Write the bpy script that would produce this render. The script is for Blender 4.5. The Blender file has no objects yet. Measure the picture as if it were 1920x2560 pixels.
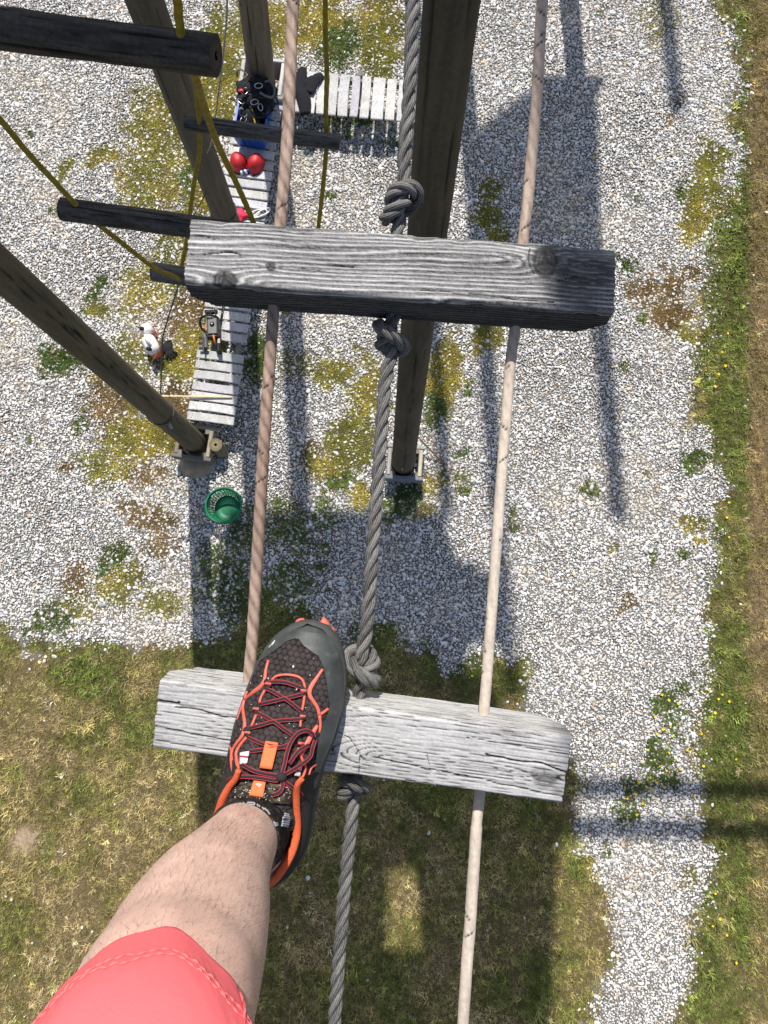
import bpy, math, random
import numpy as np
from mathutils import Vector
rad = math.radians
random.seed(7)
RNG = np.random.default_rng(11)
scene = bpy.context.scene
COL = scene.collection

# ------------------------------------------------------------------ camera
CAM_H = 10.0
TILT = rad(7.42)
cam_d = bpy.data.cameras.new('camera')
cam = bpy.data.objects.new('camera', cam_d)
COL.objects.link(cam)
cam.location = (0, 0, CAM_H)
cam.rotation_euler = (TILT, 0, 0)
cam_d.sensor_fit = 'HORIZONTAL'
cam_d.sensor_width = 36
cam_d.lens = 36
cam_d.clip_start = 0.02
cam_d.clip_end = 900
scene.camera = cam
scene.render.resolution_x, scene.render.resolution_y = 768, 1024

# ------------------------------------------------------------------ sky, sun, exposure
SUN_EL = rad(55)
SUN_AZ = rad(-3.2)          # measured from +Y towards +X: where the sun stands
world = bpy.data.worlds.new('World')
scene.world = world
world.use_nodes = True
wn = world.node_tree
bg = wn.nodes['Background']
sky = wn.nodes.new('ShaderNodeTexSky')
sky.sky_type = 'NISHITA'
sky.sun_disc = False
sky.sun_elevation = SUN_EL
sky.sun_rotation = SUN_AZ
sky.dust_density = 2.0
sky.ozone_density = 0.8
wn.links.new(sky.outputs['Color'], bg.inputs['Color'])
bg.inputs['Strength'].default_value = 0.115
sun_d = bpy.data.lights.new('sun', 'SUN')
sun_d.energy = 4.8
sun_d.angle = rad(0.7)
sun_d.color = (1.0, 0.95, 0.875)
sun = bpy.data.objects.new('sun', sun_d)
COL.objects.link(sun)
TO_SUN = Vector((math.sin(SUN_AZ) * math.cos(SUN_EL), math.cos(SUN_AZ) * math.cos(SUN_EL), math.sin(SUN_EL)))
sun.rotation_euler = TO_SUN.to_track_quat('Z', 'Y').to_euler()
sun.location = (-3, 6, 30)
vs = scene.view_settings
vs.view_transform = 'Standard'
vs.look = 'None'
vs.exposure = 0.19
vs.gamma = 1.0
vs.use_curve_mapping = False

# ------------------------------------------------------------------ reading positions off the picture (q = units of a 1659 px wide print)
S = 1920.0 / 1659.0
cT, sT = math.cos(TILT), math.sin(TILT)

def rays(q):
    q = np.atleast_2d(np.asarray(q, float))
    X = (q[:, 0] * S - 960) / 1920
    Y = -(q[:, 1] * S - 1280) / 1920
    return np.stack([X, Y * cT + sT, Y * sT - cT], 1)

def at_depth(q, zc):
    return np.array([0, 0, CAM_H]) + rays(q) * np.atleast_1d(np.asarray(zc, float))[:, None]

def at_z(q, z):
    r = rays(q)
    return np.array([0, 0, CAM_H]) + r * ((np.asarray(z, float) - CAM_H) / r[:, 2])[:, None]

def to_q(P):
    P = np.atleast_2d(P) - np.array([0, 0, CAM_H])
    Y = P[:, 1] * cT + P[:, 2] * sT
    Z = P[:, 1] * sT - P[:, 2] * cT
    return np.stack([(P[:, 0] / Z * 1920 + 960) / S, (-Y / Z * 1920 + 1280) / S], 1)

def depth_of(P):
    P = np.atleast_2d(P) - np.array([0, 0, CAM_H])
    return P[:, 1] * sT - P[:, 2] * cT

# ------------------------------------------------------------------ numpy noise
def _h(x, y, z, seed):
    n = (x.astype(np.int64) * 374761393 + y.astype(np.int64) * 668265263 + z.astype(np.int64) * 1442695041 + seed * 974711) & 0xffffffff
    n = ((n ^ (n >> 13)) * 1274126177) & 0xffffffff
    n = ((n ^ (n >> 16)) * 2246822519) & 0xffffffff
    return ((n ^ (n >> 15)) & 0xffffff) / float(0xffffff)

def vn(x, y, z=None, seed=0):
    x = np.asarray(x, float); y = np.asarray(y, float)
    z = np.zeros_like(x) if z is None else np.asarray(z, float)
    x, y, z = np.broadcast_arrays(x, y, z)
    xi, yi, zi = np.floor(x), np.floor(y), np.floor(z)
    fx, fy, fz = x - xi, y - yi, z - zi
    fx, fy, fz = [f * f * (3 - 2 * f) for f in (fx, fy, fz)]
    out = 0
    for a in (0, 1):
        for b in (0, 1):
            for c in (0, 1):
                w = (fx if a else 1 - fx) * (fy if b else 1 - fy) * (fz if c else 1 - fz)
                out = out + w * _h(xi + a, yi + b, zi + c, seed)
    return out * 2 - 1

def fbm(x, y, z=None, seed=0, oct=4):
    s, a, f = 0, 1.0, 1.0
    for o in range(oct):
        s = s + a * vn(np.asarray(x) * f, np.asarray(y) * f, None if z is None else np.asarray(z) * f, seed + o * 17)
        a *= 0.5; f *= 2.03
    return s / 1.9

def smooth(a, b, x):
    t = np.clip((x - a) / (b - a), 0, 1)
    return t * t * (3 - 2 * t)

def in_poly(P, poly):
    x, y = P[:, 0], P[:, 1]
    ins = np.zeros(len(P), bool)
    n = len(poly)
    for i in range(n):
        x1, y1 = poly[i]; x2, y2 = poly[(i + 1) % n]
        c = ((y1 > y) != (y2 > y)) & (x < (x2 - x1) * (y - y1) / (y2 - y1 + 1e-12) + x1)
        ins ^= c
    return ins

def dist_polyline(P, line):
    d = np.full(len(P), 1e9)
    for a, b in zip(line[:-1], line[1:]):
        a = np.array(a, float); b = np.array(b, float); ab = b - a
        t = np.clip(((P - a) @ ab) / (ab @ ab + 1e-12), 0, 1)
        d = np.minimum(d, np.linalg.norm(P - a - t[:, None] * ab, axis=1))
    return d

# ------------------------------------------------------------------ object helpers
def tag(o, label=None, cat=None, group=None, kind=None):
    if label: o['label'] = label
    if cat: o['category'] = cat
    if group: o['group'] = group
    if kind: o['kind'] = kind
    return o

def empty(name, loc=(0, 0, 0)):
    o = bpy.data.objects.new(name, None)
    o.empty_display_size = 0.1
    COL.objects.link(o)
    o.location = tuple(float(v) for v in loc)
    return o

def new_mesh(name, V, F, cols=None, smooth_=True):
    me = bpy.data.meshes.new(name)
    V = np.asarray(V, float)
    if isinstance(F, np.ndarray) and F.ndim == 2:
        n, k = F.shape
        me.vertices.add(len(V)); me.vertices.foreach_set('co', V.ravel())
        me.loops.add(n * k); me.loops.foreach_set('vertex_index', F.ravel().astype(np.int32))
        me.polygons.add(n)
        me.polygons.foreach_set('loop_start', np.arange(0, n * k, k, dtype=np.int32))
        me.update(calc_edges=True)
        me.validate()
    else:
        me.from_pydata(V.tolist(), [], [list(map(int, f)) for f in F])
        me.update()
    if cols is not None:
        a = me.attributes.new('Col', 'FLOAT_COLOR', 'POINT')
        c = np.ones((len(V), 4)); c[:, :3] = cols
        a.data.foreach_set('color', c.ravel())
    if smooth_:
        me.polygons.foreach_set('use_smooth', np.ones(len(me.polygons), bool))
    return me

def obj(name, V, F, mat, parent=None, cols=None, smooth_=True):
    """ONE mesh object; V is in world space, the parent's location is taken off."""
    V = np.asarray(V, float)
    if parent is not None:
        off = Vector((0, 0, 0)); p = parent
        while p is not None:
            off += p.location; p = p.parent
        org = np.array(off)
    else:
        org = np.zeros(3)
    loc = V.mean(0)
    me = new_mesh(name, V - loc, F, cols, smooth_)
    o = bpy.data.objects.new(name, me)
    COL.objects.link(o)
    o.location = tuple(loc - org)
    if mat: me.materials.append(mat)
    if parent is not None: o.parent = parent
    return o

class MB:
    """collects pieces of one mesh"""
    def __init__(s): s.V = []; s.F = []; s.C = []; s.n = 0
    def add(s, V, F, col=None):
        V = np.asarray(V, float)
        s.V.append(V); s.F += [[i + s.n for i in f] for f in (F.tolist() if isinstance(F, np.ndarray) else F)]
        s.C.append(np.tile(np.array(col if col is not None else (1, 1, 1), float), (len(V), 1)) if np.ndim(col) < 2 else np.asarray(col))
        s.n += len(V)
        return s
    def build(s, name, mat, parent=None, smooth_=True):
        return obj(name, np.vstack(s.V), s.F, mat, parent, np.vstack(s.C), smooth_)

def frames(P):
    P = np.asarray(P, float)
    T = np.gradient(P, axis=0)
    T /= np.linalg.norm(T, axis=1)[:, None] + 1e-12
    up = np.array([0, 0, 1.0]) if abs(T[0, 2]) < 0.9 else np.array([1.0, 0, 0])
    n = up - T[0] * (up @ T[0]); n /= np.linalg.norm(n)
    N = [n]
    for i in range(1, len(P)):
        n = N[-1] - T[i] * (N[-1] @ T[i]); n /= np.linalg.norm(n) + 1e-12
        N.append(n)
    N = np.array(N)
    return T, N, np.cross(T, N)

def catmull(P, n, closed=False):
    P = np.asarray(P, float)
    if closed:
        Q = np.vstack([P[-1], P, P[0], P[1]]); m = len(P)
    else:
        Q = np.vstack([2 * P[0] - P[1], P, 2 * P[-1] - P[-2]]); m = len(P) - 1
    out = []
    for i in range(m):
        p0, p1, p2, p3 = Q[i:i + 4]
        for t in np.arange(n) / n:
            out.append(0.5 * (2 * p1 + (p2 - p0) * t + (2 * p0 - 5 * p1 + 4 * p2 - p3) * t * t + (3 * p1 - p0 - 3 * p2 + p3) * t ** 3))
    if not closed: out.append(P[-1])
    return np.array(out)

def resample(C, step):
    C = np.asarray(C, float)
    s = np.r_[0, np.cumsum(np.linalg.norm(np.diff(C, axis=0), axis=1))]
    n = max(2, int(s[-1] / step) + 1)
    u = np.linspace(0, s[-1], n)
    return np.stack([np.interp(u, s, C[:, k]) for k in range(C.shape[1])], 1)

def grid_faces(na, nb, closed_b=True):
    i = np.arange(na - 1)[:, None]
    j = np.arange(nb if closed_b else nb - 1)[None]
    j2 = (j + 1) % nb
    return np.stack([i * nb + j, i * nb + j2, (i + 1) * nb + j2, (i + 1) * nb + j], -1).reshape(-1, 4)

def sweep(P, r, ns=12, sx=1.0, sy=1.0, cap=True, roll=0.0):
    P = np.asarray(P, float)
    T, N, B = frames(P)
    r = np.broadcast_to(np.asarray(r, float), (len(P),))
    th = np.linspace(0, 2 * math.pi, ns, endpoint=False) + roll
    V = P[:, None] + (np.cos(th)[None, :, None] * N[:, None] * sx + np.sin(th)[None, :, None] * B[:, None] * sy) * r[:, None, None]
    F = grid_faces(len(P), ns).tolist()
    V = V.reshape(-1, 3)
    if cap:
        k = len(V)
        V = np.vstack([V, P[0], P[-1]])
        F += [[(j + 1) % ns, j, k] for j in range(ns)]
        b = (len(P) - 1) * ns
        F += [[b + j, b + (j + 1) % ns, k + 1] for j in range(ns)]
    return V, F

def box(c, e1, e2, e3, l, w, h, bev=0.0):
    """oriented box with chamfered long edges"""
    c = np.asarray(c, float); e1, e2, e3 = [np.asarray(e, float) for e in (e1, e2, e3)]
    b = min(bev, w * .45, h * .45)
    if b <= 0:
        sec = [(-w / 2, -h / 2), (w / 2, -h / 2), (w / 2, h / 2), (-w / 2, h / 2)]
    else:
        sec = [(-w / 2 + b, -h / 2), (w / 2 - b, -h / 2), (w / 2, -h / 2 + b), (w / 2, h / 2 - b), (w / 2 - b, h / 2), (-w / 2 + b, h / 2), (-w / 2, h / 2 - b), (-w / 2, -h / 2 + b)]
    n = len(sec)
    V = [c + e1 * (s * l / 2) + e2 * a + e3 * d for s in (-1, 1) for a, d in sec]
    F = [[j, (j + 1) % n, n + (j + 1) % n, n + j] for j in range(n)] + [list(range(n))[::-1], list(range(n, 2 * n))]
    return np.array(V), F

EX, EY, EZ = np.eye(3)

def unit(v):
    v = np.asarray(v, float); return v / np.linalg.norm(v)

def icos(c, r, lev=2, scale=(1, 1, 1), rough=0.0, seed=0):
    import bmesh
    bm = bmesh.new(); bmesh.ops.create_icosphere(bm, subdivisions=lev, radius=1.0)
    V = np.array([v.co[:] for v in bm.verts]); F = [[v.index for v in f.verts] for f in bm.faces]
    bm.free()
    if rough: V = V * (1 + rough * fbm(V[:, 0] * 2 + 9, V[:, 1] * 2, V[:, 2] * 2, seed, 3))[:, None]
    return np.asarray(c, float) + V * r * np.array(scale), F

# ------------------------------------------------------------------ materials
def mat_base(name):
    m = bpy.data.materials.new(name); m.use_nodes = True
    nt = m.node_tree
    return m, nt, nt.nodes['Principled BSDF']

def N(nt, t, **kw):
    n = nt.nodes.new(t)
    for k, v in kw.items():
        if k in n.inputs.keys(): n.inputs[k].default_value = v
        else: setattr(n, k, v)
    return n

def vary(nt, src, amount, scale, detail=4):
    """multiply a colour by noise 1-amount .. 1+amount (wear, dirt, fibre)"""
    tc = N(nt, 'ShaderNodeTexCoord'); no = N(nt, 'ShaderNodeTexNoise')
    no.inputs['Scale'].default_value = scale; no.inputs['Detail'].default_value = detail
    nt.links.new(tc.outputs['Object'], no.inputs['Vector'])
    mr = N(nt, 'ShaderNodeMapRange')
    mr.inputs['From Min'].default_value = .25; mr.inputs['From Max'].default_value = .75
    mr.inputs['To Min'].default_value = 1 - amount; mr.inputs['To Max'].default_value = 1 + amount
    nt.links.new(no.outputs['Fac'], mr.inputs['Value'])
    mx = N(nt, 'ShaderNodeMix', data_type='RGBA', blend_type='MULTIPLY')
    mx.inputs['Factor'].default_value = 1
    nt.links.new(src, mx.inputs['A']); nt.links.new(mr.outputs['Result'], mx.inputs['B'])
    return mx.outputs['Result'], no

def bump(nt, bsdf, fac, strength, dist):
    b = N(nt, 'ShaderNodeBump'); b.inputs['Strength'].default_value = strength; b.inputs['Distance'].default_value = dist
    nt.links.new(fac, b.inputs['Height']); nt.links.new(b.outputs['Normal'], bsdf.inputs['Normal'])

def vmat(name, rough=.85, amount=.12, scale=60, bs=.3, bd=.002, spec=.25):
    """colour from the vertex attribute (grain, wear) with fine noise and relief"""
    m, nt, b = mat_base(name)
    a = N(nt, 'ShaderNodeAttribute', attribute_name='Col')
    c, no = vary(nt, a.outputs['Color'], amount, scale)
    nt.links.new(c, b.inputs['Base Color'])
    b.inputs['Roughness'].default_value = rough
    b.inputs['Specular IOR Level'].default_value = spec
    if bs: bump(nt, b, no.outputs['Fac'], bs, bd)
    return m

def cmat(name, col, rough=.7, amount=.15, scale=40, bs=.0, bd=.001, metal=0.0, spec=.4, sheen=0.0):
    m, nt, b = mat_base(name)
    rgb = N(nt, 'ShaderNodeRGB'); rgb.outputs[0].default_value = (*col, 1)
    c, no = vary(nt, rgb.outputs[0], amount, scale)
    nt.links.new(c, b.inputs['Base Color'])
    b.inputs['Roughness'].default_value = rough; b.inputs['Metallic'].default_value = metal
    b.inputs['Specular IOR Level'].default_value = spec
    if sheen: b.inputs['Sheen Weight'].default_value = sheen
    if bs: bump(nt, b, no.outputs['Fac'], bs, bd)
    return m

def inst_mat(name, rough, spec=.3, trans=0.0):
    """colour carried by each scattered instance"""
    m, nt, b = mat_base(name)
    a = N(nt, 'ShaderNodeAttribute', attribute_name='tint'); a.attribute_type = 'INSTANCER'
    c, no = vary(nt, a.outputs['Color'], .14, 1.7, 3)
    nt.links.new(c, b.inputs['Base Color'])
    b.inputs['Roughness'].default_value = rough; b.inputs['Specular IOR Level'].default_value = spec
    if trans:
        tr = N(nt, 'ShaderNodeBsdfTranslucent'); nt.links.new(c, tr.inputs['Color'])
        mx = N(nt, 'ShaderNodeMixShader'); mx.inputs[0].default_value = trans
        nt.links.new(b.outputs[0], mx.inputs[1]); nt.links.new(tr.outputs[0], mx.inputs[2])
        nt.links.new(mx.outputs[0], nt.nodes['Material Output'].inputs['Surface'])
    return m

M = {
 'ground': vmat('ground_soil', .95, .35, 22, .6, .02, .1),
 'stone': inst_mat('pale_gravel_stone', .75, .3),
 'grass': inst_mat('grass_blade', .7, .2, .25),
 'petal': cmat('yellow_petal', (.75, .52, .01), .6),
 'oldwood': vmat('weathered_grey_wood', .88, .10, 300, .25, .0006),
 'pole': vmat('pole_wood', .85, .16, 45, .4, .004),
 'log': vmat('dark_log_wood', .8, .3, 70, .5, .003),
 'slat': vmat('bench_wood', .85, .2, 40, .3, .002),
 'rope': vmat('grey_rope_fibre', .9, .22, 420, .4, .0006),
 'cable': vmat('weathered_sheath', .75, .16, 160, .4, .0008),
 'yellow': cmat('yellow_rope', (.30, .21, .018), .75, .35, 30, .3, .004),
 'wire': cmat('galvanised_wire', (.30, .30, .29), .45, .2, 60, metal=.6),
 'darkwire': cmat('dark_wire', (.06, .065, .06), .6, .2, 60),
 'blue': cmat('blue_plastic', (.012, .085, .40), .42, .15, 12),
 'black': cmat('black_webbing', (.010, .010, .012), .85, .4, 60, .3, .004),
 'jacket': cmat('black_fabric', (.006, .0065, .010), .9, .3, 30, .4, .01),
 'red': cmat('red_helmet_shell', (.46, .016, .022), .48, .12, 9),
 'green': cmat('green_plastic', (.006, .17, .075), .45, .15, 14),
 'steel': cmat('aluminium', (.62, .62, .62), .3, .1, 50, metal=1.0),
 'concrete': cmat('concrete_footing', (.40, .30, .20), .95, .3, 14, .5, .01),
 'palewood': cmat('pale_stick_wood', (.62, .50, .30), .7, .15, 30),
 'brownstick': cmat('brown_stick_wood', (.24, .14, .08), .8, .2, 30),
 'darkgrey': cmat('dark_grey_plastic', (.035, .036, .038), .5, .2, 30),
 'midgrey': cmat('grey_plastic', (.13, .13, .13), .5, .2, 30),
 'orange': cmat('orange_plastic', (.75, .20, .02), .45, .1, 30),
 'fuel': cmat('red_fuel_in_translucent_tank', (.72, .16, .10), .35, .12, 20),
 'milky': cmat('milky_plastic', (.78, .76, .73), .4, .06, 20),
 'pink': cmat('pink_fabric', (.62, .02, .07), .7, .15, 20),
 'rubber': cmat('black_rubber', (.012, .012, .013), .7, .2, 50),
}

# ------------------------------------------------------------------ ground: where lawn, moss, weeds and bare gravel lie
LAWN_L = [(-2500, 1300), (-300, 1320), (0, 1345), (60, 1385), (130, 1400), (190, 1390), (250, 1405), (330, 1385), (400, 1390), (450, 1385), (520, 1345), (580, 1300), (640, 1310), (700, 1370), (790, 1390), (860, 1370),
          (925, 1410), (985, 1450), (1070, 1425), (1120, 1450), (1150, 1560), (1180, 1620), (1245, 1650), (1262, 1710), (1238, 1785), (1240, 1850), (1275, 1900), (1330, 1915),
          (1335, 2010), (1320, 2090), (1290, 2140), (1270, 2212), (1240, 2400), (1200, 4500), (-2500, 4500)]
LAWN_R = [(1480, -1200), (1520, -100), (1545, 10), (1590, 70), (1602, 180), (1588, 290), (1600, 330), (1575, 420), (1550, 500), (1540, 560), (1520, 620), (1530, 690), (1515, 760), (1505, 830), (1495, 900), (1540, 980),
          (1560, 1040), (1545, 1130), (1562, 1210), (1535, 1290), (1532, 1420), (1525, 1520), (1508, 1610), (1512, 1700), (1520, 1790), (1545, 1850), (1520, 1950), (1500, 2060), (1470, 2140), (1445, 2212), (1400, 2400), (1380, 4500), (5000, 4500), (5000, -1200)]
# patches: cx, cy, rx, ry, cover, kind (1 lush, 2 moss yellow-green, 3 dry brown)
PATCH = [
 (640, 60, 130, 60, .75, 2), (730, 95, 70, 55, .95, 1), (820, 80, 50, 90, .7, 2), (830, 20, 40, 50, .6, 3), (560, 40, 70, 40, .6, 2), (500, 80, 60, 60, .75, 2), (460, 200, 55, 90, .85, 2), (500, 160, 40, 60, .8, 2),
 (360, 300, 90, 110, .6, 2), (330, 230, 60, 50, .4, 2), (400, 390, 55, 60, .75, 1), (330, 400, 80, 60, .6, 2), (440, 430, 40, 60, .8, 2), (300, 440, 50, 30, .5, 2), (400, 480, 60, 40, .6, 2),
 (205, 355, 14, 14, .8, 2), (240, 350, 12, 12, .7, 2), (148, 360, 14, 22, .6, 2), (255, 440, 14, 14, .5, 1), (75, 300, 12, 12, .6, 1), (130, 460, 16, 14, .7, 1), (205, 620, 22, 24, .85, 1), (222, 655, 22, 28, .75, 2), (195, 665, 12, 12, .7, 1),
 (130, 775, 40, 36, .9, 1), (110, 790, 22, 22, .7, 1), (350, 560, 60, 60, .45, 2), (320, 640, 70, 60, .5, 2), (420, 680, 45, 70, .6, 3), (400, 780, 60, 60, .8, 2), (300, 760, 50, 50, .5, 2), (430, 730, 40, 50, .7, 2), (260, 870, 90, 60, .6, 3), (310, 940, 100, 80, .75, 2), (380, 880, 60, 60, .7, 3),
 (240, 1000, 70, 50, .5, 2), (330, 1030, 60, 30, .5, 3), (230, 820, 50, 30, .5, 2), (155, 925, 14, 22, .6, 1), (145, 1015, 18, 12, .6, 3), (70, 960, 12, 8, .5, 1), (330, 1130, 55, 26, .55, 3), (290, 1100, 30, 20, .5, 3), (230, 1220, 30, 34, .8, 1), (260, 1260, 50, 30, .6, 2), (160, 1260, 40, 30, .5, 3), (350, 1190, 40, 30, .5, 3), (380, 1290, 60, 40, .6, 2), (180, 1310, 50, 26, .5, 2), (110, 1345, 60, 30, .6, 1),
 (540, 780, 22, 34, .95, 1), (560, 810, 20, 24, .7, 1), (720, 800, 48, 34, .8, 2), (630, 780, 40, 30, .4, 2), (790, 860, 40, 50, .7, 2), (780, 920, 40, 60, .6, 2), (760, 960, 50, 50, .7, 2), (700, 1010, 50, 46, .9, 2), (730, 1050, 40, 36, .95, 1), (790, 1070, 30, 40, .7, 2), (680, 970, 36, 24, .5, 3),
 (945, 830, 45, 70, .9, 2), (930, 880, 24, 50, .95, 1), (960, 780, 30, 40, .8, 2), (1035, 745, 28, 40, .85, 2), (1050, 460, 36, 30, .7, 2), (1075, 500, 30, 26, .8, 2), (1050, 410, 22, 26, .6, 2), (1090, 560, 24, 20, .5, 1), (880, 1085, 50, 26, .9, 1), (870, 1110, 40, 20, .8, 1), (945, 1060, 30, 24, .6, 2), (930, 1115, 24, 18, .5, 2),
 (1005, 855, 14, 16, .8, 1), (1000, 985, 14, 12, .7, 1), (1010, 1040, 14, 14, .7, 1), (1008, 1075, 12, 14, .7, 1), (1105, 1135, 12, 12, .85, 1), (1110, 1160, 8, 8, .8, 1), (1340, 795, 10, 10, .7, 1), (1400, 685, 22, 22, .8, 1), (1295, 1060, 22, 22, .8, 1), (1305, 560, 16, 14, .6, 1), (1380, 560, 8, 20, .5, 1),
 (1460, 425, 16, 18, .9, 1), (1375, 440, 7, 10, .8, 1), (1530, 370, 34, 60, .85, 2), (1500, 430, 26, 50, .8, 2), (1500, 480, 30, 60, .7, 2), (1545, 450, 40, 40, .5, 2), (1450, 230, 12, 16, .4, 3), (1440, 610, 60, 40, .6, 3), (1380, 640, 50, 30, .55, 3), (1460, 680, 50, 40, .7, 3), (1500, 720, 30, 40, .7, 2), (1345, 580, 16, 18, .85, 1),
 (1490, 1010, 24, 26, .8, 1), (1410, 1020, 10, 12, .6, 2), (1485, 1140, 22, 16, .6, 2), (1520, 1160, 20, 20, .7, 2), (1470, 1210, 14, 14, .6, 1), (1410, 1215, 10, 16, .8, 1), (1330, 1190, 12, 10, .5, 2), (1355, 1290, 20, 12, .5, 3), (1405, 1230, 10, 8, .6, 1),
 (600, 1130, 60, 50, .55, 1), (540, 1150, 44, 50, .8, 1), (500, 1240, 60, 70, .7, 1), (560, 1300, 80, 60, .85, 1), (640, 1180, 60, 40, .4, 1), (700, 1120, 40, 30, .5, 1), (620, 1270, 60, 40, .7, 1), (1020, 1460, 60, 50, .9, 1), (830, 1410, 70, 50, .95, 1), (1080, 1470, 40, 50, .8, 2),
 (1430, 1540, 28, 26, .75, 1), (1450, 1590, 24, 26, .7, 1), (1420, 1640, 44, 30, .85, 1), (1380, 1690, 34, 24, .8, 1), (1440, 1690, 30, 16, .8, 1), (1365, 1745, 28, 30, .8, 1), (1470, 1560, 16, 30, .5, 1), (1460, 1500, 20, 24, .5, 1), (1320, 1830, 14, 14, .5, 1), (1265, 1880, 30, 20, .8, 2), (1480, 1900, 16, 20, .5, 2),
 (1180, 420, 14, 12, .35, 1), (1320, 80, 10, 10, .3, 1), (1300, 20, 10, 8, .4, 1), (1430, 40, 40, 60, .25, 2), (850, 320, 40, 14, .4, 1), (730, 260, 40, 14, .8, 1), (800, 265, 50, 12, .8, 1), (750, 290, 90, 20, .3, 1), (720, 450, 8, 14, .8, 1), (1240, 470, 8, 8, .4, 2),
]

def cover(P):
    """lawn cover, cover of patches, kind, for ground points P (n,2)"""
    q = to_q(np.c_[P, np.zeros(len(P))])
    n1 = fbm(P[:, 0] * 1.3, P[:, 1] * 1.3, seed=3, oct=4)
    n2 = fbm(P[:, 0] * 5.0, P[:, 1] * 5.0, seed=8, oct=4)
    n3 = fbm(P[:, 0] * 1.3 + 40, P[:, 1] * 1.3, seed=5, oct=4)
    qw = q + np.c_[n1, n3] * 34 + np.c_[n2, -n2] * 26
    qj = qw + RNG.normal(0, 1, qw.shape) * (7 + 12 * smooth(-.3, .6, n3))[:, None]
    lawn = (in_poly(qj, LAWN_L) | in_poly(qj, LAWN_R)).astype(float)
    pat = np.zeros(len(P)); kind = np.zeros(len(P), int)
    for cx, cy, rx, ry, cv, k in PATCH:
        m = (np.abs(qw[:, 0] - cx) < rx * 2.2) & (np.abs(qw[:, 1] - cy) < ry * 2.2)
        if not m.any(): continue
        d = np.sqrt(((qw[m, 0] - cx) / rx) ** 2 + ((qw[m, 1] - cy) / ry) ** 2) + 0.55 * n2[m]
        v = min(1.0, cv * (1.4 if k != 1 else 1.0)) * (1 - smooth(.45 if k == 1 else .6, 1.35, d))
        idx = np.where(m)[0]; up = v > pat[idx]
        pat[idx[up]] = v[up]; kind[idx[up]] = k
    return q, lawn, pat, kind, n1, n2, n3

# the sheet itself: fine in view, coarse out to the horizon
xs = np.concatenate([[-400, -120, -40, -15], np.arange(-8, 8.001, .08), [15, 40, 120, 400]])
ys = np.concatenate([[-400, -120, -40, -14], np.arange(-7.5, 11.001, .08), [16, 40, 120, 400]])
GX, GY = np.meshgrid(xs, ys, indexing='ij')
P2 = np.c_[GX.ravel(), GY.ravel()]
inner = (np.abs(P2[:, 0]) <= 8.01) & (P2[:, 1] >= -7.51) & (P2[:, 1] <= 11.01)
gc = np.tile([.10, .085, .04], (len(P2), 1)).astype(float)
q, lawn, pat, kind, n1, n2, n3 = cover(P2[inner])
soil = np.array([.16, .15, .135]); under = np.array([.11, .085, .042]); brown = np.array([.14, .105, .060])
a = np.clip(lawn + pat * .8, 0, 1)[:, None]
c = soil * (1 - a) + under * a
br = (lawn * smooth(1600, 1625, q[:, 0] + n2 * 6) * (1 - .75 * smooth(1250, 1800, q[:, 1])))[:, None]
c = c * (1 - br) + brown * br
br2 = smooth(1, .45, np.sqrt(((q[:, 0] - 55) / 52) ** 2 + ((q[:, 1] - 1815) / 48) ** 2) + .4 * n2)[:, None]
c = c * (1 - br2) + np.array([.33, .25, .17]) * br2
gc[inner] = c
gz = np.zeros(len(P2)); gz[inner] = .012 * n1 + .006 * n2
ground = obj('ground', np.c_[P2, gz], grid_faces(len(xs), len(ys), False), M['ground'], None, gc)
tag(ground, kind='structure', label='gravel yard with patchy grass seen from high above')

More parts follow.
